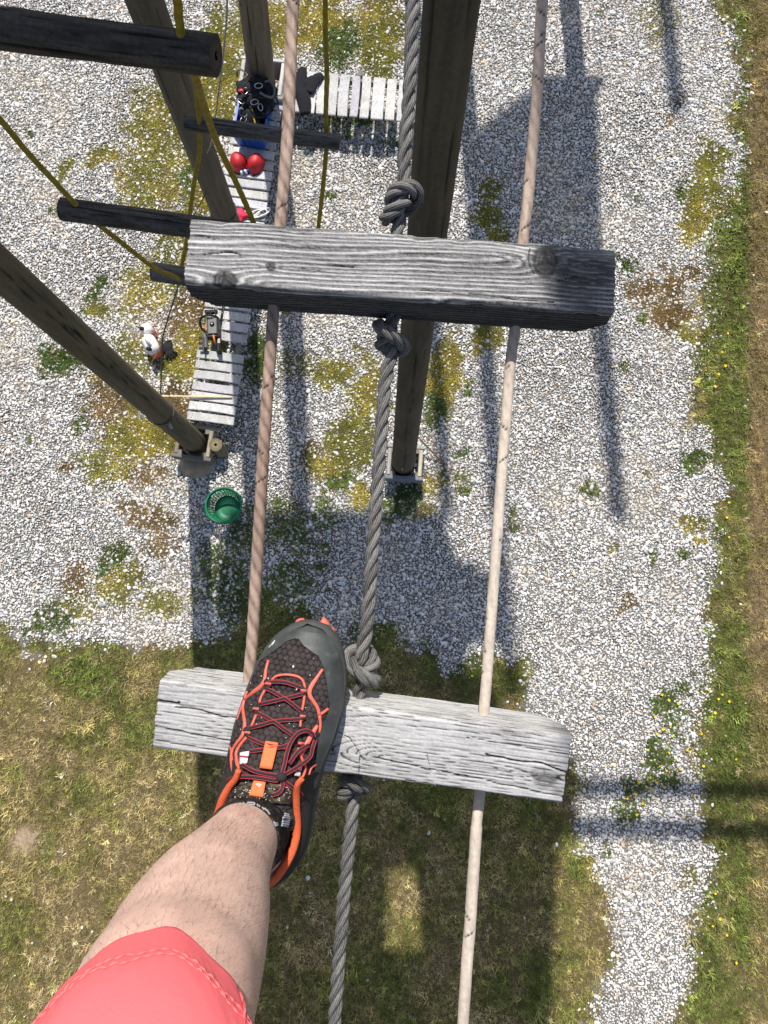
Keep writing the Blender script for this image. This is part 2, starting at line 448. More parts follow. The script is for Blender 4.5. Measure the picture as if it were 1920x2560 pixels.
def scatter(name, pts, rot, scl, tint, pid, protos, label, cat=None):
    me = bpy.data.meshes.new(name)
    me.vertices.add(len(pts)); me.vertices.foreach_set('co', np.asarray(pts, float).ravel())
    for nm, typ, arr in (('rot', 'FLOAT_VECTOR', rot), ('scl', 'FLOAT_VECTOR', scl)):
        at = me.attributes.new(nm, typ, 'POINT'); at.data.foreach_set('vector', np.asarray(arr, float).ravel())
    at = me.attributes.new('tint', 'FLOAT_COLOR', 'POINT')
    at.data.foreach_set('color', np.c_[np.clip(tint, 0, 1), np.ones(len(pts))].ravel())
    at = me.attributes.new('pid', 'INT', 'POINT'); at.data.foreach_set('value', np.asarray(pid, np.int32))
    o = bpy.data.objects.new(name, me); COL.objects.link(o)
    pc = bpy.data.collections.new(name + '_pieces')
    for i, (V, F, mt) in enumerate(protos):
        pm = new_mesh(name + '_piece', V, F, None, True); pm.materials.append(mt)
        po = bpy.data.objects.new(name + '_piece_%02d' % i, pm); pc.objects.link(po)
    ng = bpy.data.node_groups.new(name, 'GeometryNodeTree')
    ng.interface.new_socket('Geometry', in_out='INPUT', socket_type='NodeSocketGeometry')
    ng.interface.new_socket('Geometry', in_out='OUTPUT', socket_type='NodeSocketGeometry')
    gi = ng.nodes.new('NodeGroupInput'); go = ng.nodes.new('NodeGroupOutput')
    ip = ng.nodes.new('GeometryNodeInstanceOnPoints')
    ci = ng.nodes.new('GeometryNodeCollectionInfo'); ci.inputs['Collection'].default_value = pc
    ci.inputs['Separate Children'].default_value = True; ci.inputs['Reset Children'].default_value = True
    def na(nm, t):
        n = ng.nodes.new('GeometryNodeInputNamedAttribute'); n.data_type = t; n.inputs['Name'].default_value = nm
        return n.outputs['Attribute']
    eu = ng.nodes.new('FunctionNodeEulerToRotation')
    L = ng.links.new
    L(na('rot', 'FLOAT_VECTOR'), eu.inputs[0])
    L(gi.outputs[0], ip.inputs['Points']); L(ci.outputs[0], ip.inputs['Instance'])
    ip.inputs['Pick Instance'].default_value = True
    L(na('pid', 'INT'), ip.inputs['Instance Index']); L(eu.outputs[0], ip.inputs['Rotation']); L(na('scl', 'FLOAT_VECTOR'), ip.inputs['Scale'])
    L(ip.outputs[0], go.inputs[0])
    md = o.modifiers.new('scatter', 'NODES'); md.node_group = ng
    return tag(o, label, cat, kind='stuff')

X0, X1, Y0, Y1 = -6.6, 6.6, -5.6, 9.9
def jitter(sp):
    gx, gy = np.meshgrid(np.arange(X0, X1, sp), np.arange(Y0, Y1, sp), indexing='ij')
    P = np.c_[gx.ravel(), gy.ravel()] + RNG.uniform(-.5, .5, (gx.size, 2)) * sp
    # drop what lies well outside the view
    qq = to_q(np.c_[P, np.zeros(len(P))])
    return P[(qq[:, 0] > -230) & (qq[:, 0] < 1890) & (qq[:, 1] > -160) & (qq[:, 1] < 2400)]

# gravel
P = jitter(.0242)
q, lawn, pat, kind, n1, n2, n3 = cover(P)
u = RNG.random(len(P))
keep = u < np.where(lawn > .5, .004, 1.0 - .80 * np.clip(pat, 0, 1) ** 1.3)
P = P[keep]; n = len(P); n1 = n1[keep]; q = q[keep]; n2k = n2[keep]
sz = .0107 * RNG.lognormal(0, .36, n) * (1 + .18 * n1)
sz = np.clip(sz, .006, .030)
scl = np.c_[sz * RNG.uniform(1.0, 1.55, n), sz, sz * RNG.uniform(.6, .9, n)]
rot = np.c_[RNG.normal(0, .35, n), RNG.normal(0, .35, n), RNG.uniform(0, 6.28, n)]
g = np.clip(RNG.normal(.63, .14, n), .12, .86)
dk = RNG.random(n) < .10; g[dk] *= RNG.uniform(.35, .7, dk.sum())
tint = g[:, None] * np.array([1.0, .975, .935])
wm = RNG.random(n) < .07; tint[wm] *= np.array([.95, .78, .6])
dirt = smooth(.15, .75, n1 + .5 * n2k)[:, None] * .8; tint = tint * (1 - dirt) + tint * np.array([.92, .87, .79]) * dirt
bl = RNG.random(n) < .10; tint[bl] *= np.array([.88, .94, 1.02])
V0 = [icos((0, 0, 0), 1, 1, (1, 1, 1), .35, s) for s in range(6)]
scatter('gravel', np.c_[P, sz * .35 + .004], rot, scl, tint, RNG.integers(0, 6, n), [(V, F, M['stone']) for V, F in V0],
        'white and grey rounded gravel stones covering the yard', 'gravel')

# grass, moss and weeds
def tuft(nb, h, spread, lean, w, seed):
    r = np.random.default_rng(seed); V = []; F = []
    for i in range(nb):
        a = r.uniform(0, 6.28); b0 = np.r_[r.normal(0, spread, 2), 0]
        d = np.array([math.cos(a), math.sin(a), 0]); s = np.array([-d[1], d[0], 0]) * w
        hh = h * r.uniform(.6, 1.25); ln = lean * r.uniform(.4, 1.4)
        k = len(V)
        p1 = b0 + d * ln * .35 + EZ * hh * .62; p2 = b0 + d * ln + EZ * hh * r.uniform(.75, 1.0)
        V += [b0 - s, b0 + s, p1 + s * .75, p1 - s * .75, p2]
        F += [[k, k + 1, k + 2, k + 3], [k + 3, k + 2, k + 4]]
    return np.array(V), F, M['grass']
LAWN_T = [tuft(11, 1.0, .62, 1.15, .100, s) for s in range(5)]      # unit sized; scaled per point
MOSS_T = [tuft(20, .55, .85, .45, .12, 20 + s) for s in range(4)]
WEED_T = [tuft(14, .8, .45, 1.2, .17, 40 + s) for s in range(3)]
protos = LAWN_T + MOSS_T + WEED_T
P = jitter(.033)
q, lawn, pat, kind, n1, n2, n3 = cover(P)
u = RNG.random(len(P))
dens = np.where(lawn > .5, .97, np.clip(pat * 1.1, 0, 1))
bare = smooth(1, .35, np.sqrt(((q[:, 0] - 55) / 52) ** 2 + ((q[:, 1] - 1815) / 48) ** 2) + .4 * n2)
dens = dens * (1 - .85 * bare)
keep = u < dens
P, q, lawn, pat, kind, n1, n2, n3 = [v[keep] for v in (P, q, lawn, pat, kind, n1, n2, n3)]
n = len(P); u = RNG.random(n)
green = np.array([.175, .215, .050]); dry = np.array([.50, .395, .20]); olive = np.array([.32, .285, .10]); mossc = np.array([.54, .46, .075]); lush = np.array([.145, .20, .045]); brown = np.array([.34, .25, .125])
mix = lambda a, b, t: a * (1 - t[:, None]) + b * t[:, None]
dryness = np.clip(.50 + .85 * n1 + .75 * n2 - .35 * n3, 0, 1)
left = smooth(1000, 400, q[:, 0]) * smooth(1420, 1700, q[:, 1])
dryness = np.clip(dryness + .18 * left - .42 * (1 - smooth(1430, 1600, q[:, 1] + 60 * n1)) * (q[:, 0] < 1300), 0, 1)
edge_r = smooth(1460, 1540, q[:, 0]) * (1 - smooth(1600, 1640, q[:, 0] + n2 * 10))
dryness = np.clip(dryness - .55 * edge_r, 0, 1)
tint = mix(mix(np.tile(green, (n, 1)), np.tile(olive, (n, 1)), np.clip(dryness * 2, 0, 1)), np.tile(dry, (n, 1)), np.clip(dryness * 2 - 1, 0, 1))
bs = smooth(1608, 1626, q[:, 0] + n2 * 4) * (1 - .75 * smooth(1250, 1800, q[:, 1] + n1 * 150))
tint = mix(tint, np.tile(brown, (n, 1)), bs * .85)
isp = lawn < .5
for k, cc in ((1, lush), (2, mossc), (3, np.array([.36, .24, .085]))):
    m = isp & (kind == k); gm_ = smooth(-.35, .45, n3[m] + .6 * n2[m])[:, None]
    tint[m] = (cc * gm_ + (cc * np.array([.60, .72, .60]) if k != 3 else cc * np.array([1.0, .95, .75]) * .8) * (1 - gm_)) * (1 + .35 * n2[m, None])
mot = fbm(P[:, 0] * 13, P[:, 1] * 13, seed=51, oct=3); mot2 = fbm(P[:, 0] * 3.2, P[:, 1] * 3.2, seed=57, oct=3)
tint *= (1 + (.55 * mot + .25 * mot2) * (~isp))[:, None]
tint *= RNG.lognormal(.05, np.where(isp, .26, .42))[:, None]
tint = mix(tint, np.tile(olive * .8, (n, 1)), bs * smooth(.15, .5, n3) * .8)
straw = RNG.random(n) < .05; tint[straw] = np.array([.55, .45, .24]) * RNG.uniform(.7, 1.1, straw.sum())[:, None]
pid = np.where(isp & (kind != 1), 5 + RNG.integers(0, 4, n), RNG.integers(0, 5, n))
wd = ((isp & (kind == 1)) & (u < .35)) | (~isp & (u < .012 + .10 * (edge_r > .3)))
pid[wd] = 9 + RNG.integers(0, 3, wd.sum())
sz = RNG.uniform(.017, .030, n); sz[wd] *= 1.2; sz[isp & ~wd] *= 1.15
big = (~isp) & (RNG.random(n) < .22); sz[big] *= RNG.uniform(1.3, 1.9, big.sum())
sz *= 1 + .5 * np.clip(n3, -.5, 1) * (~isp)
scl = np.c_[sz, sz, sz * RNG.uniform(.8, 1.5, n) * (1 + .5 * np.clip(mot, -.6, .8) * (~isp))]
rot = np.c_[RNG.normal(0, .15, n), RNG.normal(0, .15, n), RNG.uniform(0, 6.28, n)]
scatter('grass', np.c_[P, np.where(isp, .006, -.004)], rot, scl, tint, pid, protos, 'dry and green grass, moss and weeds growing at the gravel edges', 'grass')

# buttercups
FL = [(1430, 1500), (1445, 1512), (1415, 1548), (1432, 1575), (1420, 1585), (1452, 1590), (1400, 1620), (1445, 1625), (1425, 1655), (1440, 1665), (1405, 1680), (1390, 1692), (1397, 1700), (1380, 1690), (1350, 1700), (1355, 1725), (1388, 1735),
      (1530, 1490), (1560, 1500), (1552, 1510), (1575, 1515), (1545, 1540), (1538, 1548), (1510, 1565), (1515, 1585), (1590, 1640), (1497, 1690), (1500, 1720), (1510, 1760), (1545, 1930), (1540, 2000), (1555, 1985), (1570, 2020), (1572, 720), (1560, 760), (1567, 790), (1552, 808), (1545, 835), (1575, 1085), (1570, 1118), (1575, 1160),
      (1470, 1660), (1462, 1640), (1435, 1700), (1375, 1760), (1360, 1780), (1342, 1735), (1410, 1705), (1448, 1570), (1465, 1520), (1020, 1460), (1520, 1655), (1485, 1620), (1372, 1715), (1418, 1690), (1558, 70), (1565, 180), (1590, 2080), (885, 1118)]
fp = at_z(FL, np.full(len(FL), .05))
def flower(seed):
    V = [np.zeros(3)]; F = []
    for i in range(5):
        a = i * 1.2566
        d = np.array([math.cos(a), math.sin(a), .35]); s = np.array([-math.sin(a), math.cos(a), 0])
        k = len(V); V += [d * .55 + s * .42, d * 1.0 + s * .25, d * 1.0 - s * .25, d * .55 - s * .42]; F += [[0, k + 3, k + 2, k + 1, k]]
    return np.array(V), F, M['petal']
n = len(fp)
scatter('buttercups', fp, np.c_[RNG.normal(0, .2, n), RNG.normal(0, .2, n), RNG.uniform(0, 6, n)], np.repeat(RNG.uniform(.012, .021, (n, 1)), 3, 1),
        np.ones((n, 3)), np.zeros(n), [flower(1)], 'small yellow buttercup flowers dotted over the grass edge', 'flowers')

# ------------------------------------------------------------------ round poles
def pole_mesh(P, r, ns, seed, base, crackcol=(.018, .014, .010), crack=1.0, rough=.02, lichen=0.0, fibre=1.0):
    """tapered trunk with long drying cracks and a worn surface"""
    P = np.asarray(P, float)
    T, Nn, B = frames(P)
    s = np.r_[0, np.cumsum(np.linalg.norm(np.diff(P, axis=0), axis=1))]
    r = np.broadcast_to(np.asarray(r, float), (len(P),))
    th = np.linspace(0, 2 * math.pi, ns, endpoint=False)
    TH, SS = np.meshgrid(th, s)
    rm = r.mean()
    cx, sx = np.cos(TH), np.sin(TH)
    lump = fbm(cx * 1.3 + 5, sx * 1.3, SS / rm * .25, seed, 3)
    fib = vn(TH * 26 / 6.283, SS / rm * .35, None, seed + 5) * .5 + vn(TH * 60 / 6.283, SS / rm * .8, None, seed + 6) * .5
    cr = np.zeros_like(TH)
    rr = np.random.default_rng(seed)
    L = s[-1]
    for i in range(int(14 * crack)):
        t0 = rr.uniform(0, 6.283); c = rr.uniform(0, L); hl = rr.uniform(.15, .6) * L * .6; w = rr.uniform(.018, .050)
        wob = t0 + .10 * vn(SS / rm * .22, SS * 0 + i, None, seed + 60)
        d = np.abs((TH - wob + math.pi) % (2 * math.pi) - math.pi)
        cr = np.maximum(cr, np.clip(1 - d / w, 0, 1) * np.clip(1.3 - np.abs(SS - c) / hl, 0, 1))
    R = r[:, None] * (1 + rough * lump + .008 * fibre * fib - .07 * cr)
    V = P[:, None] + (cx[..., None] * Nn[:, None] + sx[..., None] * B[:, None]) * R[..., None]
    base = np.array(base)
    col = base[None, None] * (1 + .34 * lump + .34 * fibre * fib)[..., None]
    pt = smooth(.15, .6, fbm(cx * 2 + 30, sx * 2, SS / rm * .12, seed + 9, 3))[..., None]
    col = col * (1 - .25 * pt) + .25 * pt * base * np.array([1.35, 1.25, .85])
    if lichen:
        li = smooth(.55, .7, fbm(cx * 3.5, sx * 3.5, SS / rm * 1.1, seed + 31, 3))[..., None] * lichen
        col = col * (1 - li) + li * np.array([.22, .24, .23])
    for i in range(int(6 * crack)):                       # branch knots
        t0 = rr.uniform(0, 6.283); c = rr.uniform(0, L)
        dk_ = np.sqrt((((TH - t0 + math.pi) % (2 * math.pi) - math.pi) * rm / (rm * .17)) ** 2 + ((SS - c) / (rm * .28)) ** 2)
        kk = smooth(1.0, .6, dk_)[..., None]; col = col * (1 - .65 * kk) + base * .25 * kk * (np.sin(dk_ * 14) * .5 + .5)[..., None]
    k = np.clip(cr * 1.4, 0, 1)[..., None]
    col = col * (1 - k) + np.array(crackcol) * k
    V = V.reshape(-1, 3); col = np.clip(col.reshape(-1, 3), .004, 1)
    F = grid_faces(len(P), ns)
    # end caps: rings towards the heart
    fs = F.tolist(); nV = len(V)
    VV = [V]; CC = [col]
    for end, b in ((0, 0), (len(P) - 1, (len(P) - 1) * ns)):
        prev = np.arange(b, b + ns)
        ringp = V[b:b + ns]; cen = ringp.mean(0)
        for f in (.96, .72, .45, .2):
            vv = cen + (ringp - cen) * f
            VV.append(vv); cc = np.tile(base * (1.15 if int(f * 100) % 2 else .8), (ns, 1)); CC.append(cc)
            cur = np.arange(nV, nV + ns); nV += ns
            for j in range(ns):
                j2 = (j + 1) % ns
                fs.append([prev[j], cur[j], cur[j2], prev[j2]] if end else [prev[j2], cur[j2], cur[j], prev[j]])
            prev = cur
        fs.append(list(prev) if end else list(prev[::-1]))
    return np.vstack(VV), fs, np.vstack(CC)

def pole_line(qb, q2, ztop, zb=-.3):
    """a standing pole through the ground at qb whose axis passes behind q2"""
    b = at_z(qb, 0.0)[0]
    zz = np.linspace(.5, 9.7, 300)
    U = at_z(np.tile(q2, (300, 1)), zz)
    d = np.linalg.norm(U[:, :2] - b[:2], axis=1); k = d.argmin()
    dirv = (U[k] - b) / (zz[k])
    return b, dirv, zz[k]

def standing_pole(name, label, qb, q2, ztop, r0, r2, seed, base, group=None, curved=False):
    b, dv, z2 = pole_line(qb, q2, ztop)
    zs = np.linspace(-.3, ztop, 170)
    ze = np.where(zs > 2.2, 2.2 + 1.2 * (1 - np.exp(-(zs - 2.2) / 1.2)), zs) if curved else zs
    P = b + np.c_[dv[0] * ze, dv[1] * zs, dv[2] * zs]
    r = r0 + (r2 - r0) * np.clip(zs, 0, 99) / z2
    r = np.maximum(r, .085)
    e = tag(empty(name, P[0]), label, 'pole', group)
    V, F, C = pole_mesh(P, r, 56, seed, base)
    obj('trunk', V, F, M['pole'], e, C)
    return e, b, dv, r

GP = 'tall round timber poles'
poleA, bA, dA, _ = standing_pole('timber_pole', 'thick dark timber pole behind the knotted rope, rising past the top edge', (870, 1008), (976, 0), 13.0, .150, .091, 1, (.095, .078, .055), GP)
poleB, bB, dB, _ = standing_pole('timber_pole', 'dark timber pole behind the topmost thick log and the yellow rope', (524, 566), (312, 0), 11.0, .150, .150, 2, (.125, .103, .075), GP)
poleC, bC, dC, _ = standing_pole('timber_pole', 'greyish timber pole standing at the blue crate', (572, 228), (546, 0), 11.0, .178, .170, 3, (.135, .108, .078), GP, True)
poleD, bD, dD, _ = standing_pole('timber_pole', 'slanting looking timber pole at the left edge with a wire band', (428, 962), (0, 582), 11.5, .145, .128, 4, (.135, .110, .070), GP)

# steel bands and eye bolts on the poles (parts)
def band(parent, b, dv, z, r):
    th = np.linspace(0, 2 * math.pi, 40)
    c = b + dv * z
    P = np.c_[c[0] + r * np.cos(th), c[1] + r * np.sin(th), np.full(40, c[2])]
    V, F = sweep(P, .007, 6, cap=False); obj('wire_band', V, F, M['darkwire'], parent)
    a = c + np.array([.6, -.8, 0]) * r
    V, F = sweep([a, a + np.array([.05, -.07, .01])], .016, 8); obj('eye_bolt', V, F, M['wire'], parent)
    a = c + np.array([-.9, -.35, 0]) * r
    for k in range(3):
        V, F = sweep([a, a + np.array([-.07 - .02 * k, -.03 + .03 * k, -.03 * k])], .008, 6); obj('wire_end', V, F, M['wire'], parent)
band(poleD, bD, dD, 1.75, .152)
band(poleB, bB, dB, 1.35, .158)
c_ = bA + dA * .62 + np.array([-.02, -.147, 0])
V, F = sweep([c_, c_ + np.array([0, -.012, 0]), c_ + np.array([0, -.016, .09]), c_ + np.array([0, 0, .10])], .008, 8); obj('steel_staple', V, F, M['wire'], poleA)

# the high deck and the far poles of the course: they stand beyond the frame and throw the shade on the yard
def caster(qs, z):
    g = at_z(qs, np.zeros(len(qs)))
    k = z / TO_SUN.z
    return g + np.array(TO_SUN) * k
def deck(name, label, rows, z, beams=(), hole=None):
    """boards across; rows = (y0q, y1q, x0q, x1q) strips of shade on the ground"""
    e = None
    pl = MB()
    for (y0, y1, xa, xb) in rows:
        c = caster([(xa, y0), (xb, y0), (xb, y1), (xa, y1)], z)
        ya, yb = (c[0, 1] + c[1, 1]) / 2, (c[2, 1] + c[3, 1]) / 2
        nb = max(1, int(abs(ya - yb) / .15))
        for i in range(nb):
            t = (i + .5) / nb
            l = c[0] * (1 - t) + c[3] * t; r = c[1] * (1 - t) + c[2] * t
            V, F = box((l + r) / 2, unit(r - l), EY, EZ, np.linalg.norm(r - l), abs(ya - yb) / nb * .985, .045, .004)
            pl.add(V, F, np.array([.33, .32, .30]) * random.uniform(.7, 1.1))
    e = tag(empty(name, np.vstack(pl.V).mean(0)), label, 'platform')
    o = pl.build('deck_boards', M['slat'], e, False); o['kind'] = 'stuff'
    for (qa, qb_, r) in beams:
        c = caster([qa, qb_], z - .12)
        V, F, C = pole_mesh(c[0] + (c[1] - c[0]) * np.linspace(0, 1, 20)[:, None], r, 16, 5, (.08, .065, .045))
        obj('beam', V, F, M['pole'], e, C)
    return e
def rows_from(edge_l, edge_r, y0, y1, step):
    out = []
    for y in np.arange(y0, y1, step):
        m = y + step / 2
        out.append((y, y + step, float(np.interp(m, *zip(*edge_l))), float(np.interp(m, *zip(*edge_r)))))
    return out
R1 = rows_from([(1105, 495), (1180, 480), (1250, 465), (1400, 455), (2300, 455)],
               [(1105, 962), (1160, 968), (1205, 985), (1235, 1050), (1262, 1095), (1370, 1105), (1388, 1060), (1405, 1008), (1450, 1006), (1462, 1060), (1600, 1105), (1640, 1238), (1790, 1250), (1815, 1206), (2300, 1190)], 1105, 2270, 22)
R1b = []
for (y0, y1, xa, xb) in R1:
    if 1872 < (y0 + y1) / 2 < 2062:
        k = (y0 - 1872) / 190
        R1b += [(y0, y1, xa, 838 + 6 * math.sin(y0)), (y0, y1, 930 - 14 * k + 5 * math.cos(y0 * 1.7), xb)]
    else: R1b.append((y0, y1, xa, xb))
deck('high_platform', 'upper timber deck of the ropes course above the frame, shading the lawn', R1b, 11.3,
     beams=[((1100, 1700), (1900, 1712), .11), ((1100, 1785), (1900, 1800), .12)])
deck('far_platform', 'second timber deck beyond the top of the frame, shading the gravel on the right',
     rows_from([(165, 1185), (195, 1148), (230, 1100), (282, 1033), (340, 1017), (600, 1010)], [(165, 1292), (180, 1309), (205, 1288), (510, 1300), (600, 1302)], 168, 600, 18), 8.6)
def far_pole(label, qbase_guess_top, q_along, r):
    """a pole whose shadow runs through the two ground points and ends at the second"""
    g = at_z([qbase_guess_top, q_along], [0, 0])
    sd = np.array(TO_SUN)[:2] / TO_SUN.z
    tip = g[1]
    h = max(11.5, (9.8 - tip[1]) / sd[1])
    foot = tip[:2] + sd * h
    P = np.c_[np.tile(foot, (60, 1)), np.linspace(-.3, h, 60)]
    e = tag(empty('timber_pole', P[0]), label, 'pole', GP)
    V, F, C = pole_mesh(P, np.linspace(r * 1.15, r, 60), 20, 9, (.08, .065, .045))
    obj('trunk', V, F, M['pole'], e, C)
far_pole('timber pole beyond the top edge, its shadow running down the right gravel', (1212, 20), (1335, 1110), .125)
far_pole('timber pole beyond the top edge, its shadow beside the thick dark pole', (990, 300), (1105, 1500), .11)
far_pole('timber pole beyond the top edge, its short shadow on the top right gravel', (1405, 0), (1462, 235), .12)
far_pole('timber pole beyond the top edge, its shadow just left of the white cord', (905, 500), (965, 1110), .10)

# ------------------------------------------------------------------ benches
ZB = .43
def slat_cols(V, seed, base=(.44, .43, .42)):
    g = vn(V[:, 0] * 9, V[:, 1] * 60, V[:, 2] * 60, seed) * .5 + vn(V[:, 0] * 20 + 9, V[:, 1] * 20, None, seed + 3) * .5
    return np.clip(np.array(base) * (1 + .16 * g[:, None]), .02, 1)
def slat(parent, qa, qb_, qw, z=ZB, seed=0, name='slat', wfac=1.0, base=(.50, .495, .49)):
    """board from middle of one short end (qa) to the other (qb_), width in q"""
    a, b = at_z([qa, qb_], [z, z])
    e1 = unit(b - a); e2 = np.array([-e1[1], e1[0], 0])
    w = qw * S / 1920 * depth_of((a + b) / 2)[0]
    r = np.random.default_rng(seed)
    L = np.linalg.norm(b - a) * r.uniform(.985, 1.02); n = 12
    ts = np.linspace(-.5, .5, n)
    sec = [(-w / 2, -.028), (w / 2, -.028), (w / 2, -.004), (w / 2 - .005, 0), (-w / 2 + .005, 0), (-w / 2, -.004)]
    tl = r.normal(0, .012); V = []; C = []
    tone = np.array(base) * r.uniform(.80, 1.12) * np.array([1, 1 + r.normal(0, .015), 1 + r.normal(0, .03)])
    c0 = (a + b) / 2 + e2 * r.normal(0, .003)
    bow = r.normal(0, .006)
    for t in ts:
        for (y, zz) in sec:
            V.append(c0 + e1 * (t * L) + e2 * (y + bow * (1 - 4 * t * t)) + EZ * (zz + y * tl + r.normal(0, .0006)))
            C.append(tone * (1 + r.normal(0, .06)) * (.9 if abs(t) > .45 else 1))
    F = grid_faces(n, 6).tolist() + [list(range(6))[::-1], list(range((n - 1) * 6, n * 6))]
    o = obj(name, np.array(V), F, M['slat'], parent, np.array(C), False)
    nl = MB()                                   # nail heads
    for t in (-.40, .40):
        for y in (-.28, .28):
            p = c0 + e1 * (t * L + r.normal(0, .012)) + e2 * (y * w + r.normal(0, .006)) + EZ * (.0012 + y * w * tl)
            V, F = sweep([p - EZ * .004, p + EZ * .001], .0055, 6); nl.add(V, F)
    nl.build('nails', M['darkwire'], o)['kind'] = 'stuff'
    return o

benchL = tag(empty('slatted_bench', at_z([(470, 760)], [0])[0]), 'long weathered grey slatted bench running between the poles on the left', 'bench')
lx = lambda y: 455 - (y - 904) * .153      # centreline x of the long bench (q) at row y
ypos = 904.0; i = 0; rows = []
while ypos > 205:
    rows.append(ypos); ypos -= 22.4 - (904 - ypos) * .0012
for i, y in enumerate(rows):
    cx = lx(y); hw = 49.5
    dyl = hw * .133
    if 640 < y < 756:
        # boards cut short beside the gap; stubs on the left
        if y < 735: slat(benchL, (cx - 6, y - .8), (cx + hw, y + dyl), 18.5, seed=100 + i)
        if y < 690: slat(benchL, (cx - hw, y - dyl), (cx - 12, y - 2), 18.5, seed=150 + i)
        continue
    slat(benchL, (cx - hw, y - dyl), (cx + hw, y + dyl), 18.0, seed=100 + i)
def rail(parent, qs, z, w, h, name='rail', base=(.20, .19, .17)):
    a, b = at_z(qs, [z, z])
    V, F = box((a + b) / 2, unit(b - a), np.cross(EZ, unit(b - a)), EZ, np.linalg.norm(b - a), w, h, .004)
    obj(name, V, F, M['slat'], parent, np.tile(base, (len(V), 1)), False)
for off in (-36, 36):
    rail(benchL, [(lx(915) + off, 915), (lx(225) + off, 225)], ZB - .028 - .052, .045, .095)
rail(benchL, [(lx(764) - 16, 764), (lx(650) - 10, 650)], ZB - .028 - .05, .05, .06)
for y in (900, 760, 560, 380, 240):
    for off in (-36, 36):
        p = at_z([(lx(y) + off, y)], [.14])[0]
        V, F = box(p + EZ * .03, EZ, EX, EY, .32, .07, .07, .005)
        obj('leg', V, F, M['slat'], benchL, np.tile((.18, .17, .15), (len(V), 1)), False)

benchR = tag(empty('slatted_bench', at_z([(760, 215)], [0])[0]), 'short slatted bench at the top with the black jacket on it', 'bench')
xq = 612.0; i = 0
while xq < 935:
    wq = (19.5, 17.5, 22.5, 20, 18.5, 21, 17, 19, 26, 20)[i % 10]
    x = xq + wq / 2; dy = (x - 640) * .090
    slat(benchR, (x + 3.5, 152 + dy), (x - 3.5, 240 + dy), wq, seed=300 + i)
    xq += wq + 4.6; i += 1
for dy in (14, 74):
    rail(benchR, [(612, 152 + dy - 2), (935, 152 + dy + 26)], ZB - .028 - .052, .045, .095)
for x in (640, 780, 915):
    for dy in (14, 74):
        p = at_z([(x, 152 + dy + (x - 640) * .09)], [.14])[0]
        V, F = box(p + EZ * .03, EZ, EX, EY, .32, .07, .07, .005)
        obj('leg', V, F, M['slat'], benchR, np.tile((.18, .17, .15), (len(V), 1)), False)

# ------------------------------------------------------------------ plank boxes round the pole feet
def plank(parent, pts, zc, h, th, base, seed, name='plank'):
    a, b = [np.r_[np.asarray(p)[:2], zc] for p in pts]
    e1 = unit(b - a)
    V, F = box((a + b) / 2, e1, np.cross(EZ, e1), EZ, np.linalg.norm(b - a), th, h, .008)
    r = np.random.default_rng(seed)
    C = np.array(base) * (1 + r.normal(0, .12, (len(V), 1)))
    return obj(name, V, F, M['slat'], parent, C, False)
def corner_box(label, c, sx, sy, h, seed, bases, rz=0.0):
    e = tag(empty('pole_foot_box', (c[0], c[1], 0)), label, 'pole box', 'plank boxes round the pole feet')
    R = lambda x, y: np.array([c[0] + x * math.cos(rz) - y * math.sin(rz), c[1] + x * math.sin(rz) + y * math.cos(rz)])
    sides = [((-sx - .05, -sy), (sx + .05, -sy)), ((sx, -sy + .035), (sx, sy - .035)), ((sx + .04, sy), (-sx - .04, sy)), ((-sx, sy - .035), (-sx, -sy + .035))]
    for i, (a, b) in enumerate(sides):
        plank(e, (R(*a), R(*b)), .12 + h / 2, h, .05, bases[i % len(bases)], seed + i)
        p = R(*a)
    for (x, y) in ((-sx + .05, -sy + .05), (sx - .05, -sy + .05), (sx - .05, sy - .05), (-sx + .05, sy - .05)):
        p = R(x, y)
        V, F = box((p[0], p[1], .15), EZ, EX, EY, .32, .06, .06, .005)
        obj('corner_post', V, F, M['slat'], e, np.tile((.2, .18, .15), (len(V), 1)), False)
    return e
gry = [(.15, .14, .13), (.30, .26, .20), (.30, .28, .25), (.20, .17, .14)]
boxD = corner_box('plank box round the foot of the banded pole, by the green basket', bD + np.array([.02, -.02, 0]), .205, .205, .20, 1, gry, rad(-8))
boxA = corner_box('plank box round the foot of the thick middle pole', bA + np.array([.02, 0, 0]), .200, .205, .20, 11, [(.19, .20, .22), (.46, .41, .30), (.3, .29, .27), (.3, .29, .27)], rad(-4))
boxC = corner_box('pale plank box round the pole at the blue crate', bC + np.array([.03, .06, 0]), .27, .27, .38, 21, [(.36, .35, .33), (.46, .45, .43), (.48, .47, .45), (.42, .41, .39)], rad(-6))
# footing and stump by the banded pole
p = at_z([(430, 1012)], [.0])[0]
V, F = icos(p + np.array([-.02, .06, .0]), .24, 3, (1.0, .85, .30), .35, 4)
tag(obj('concrete_footing', V, F, M['concrete']), 'tan lump of concrete footing below the banded pole', 'footing')
p = at_z([(480, 978)], [.0])[0]
Pz = p + np.array([[0, 0, -.05], [-.005, .02, .15], [-.01, .03, .30], [-.01, .03, .36]])
V, F, C = pole_mesh(resample(Pz, .03), .085, 24, 33, (.20, .165, .10), crack=.5)
tag(obj('log_stump', V, F, M['pole'], None, C), 'short brown upright log stump beside the banded pole foot', 'stump')

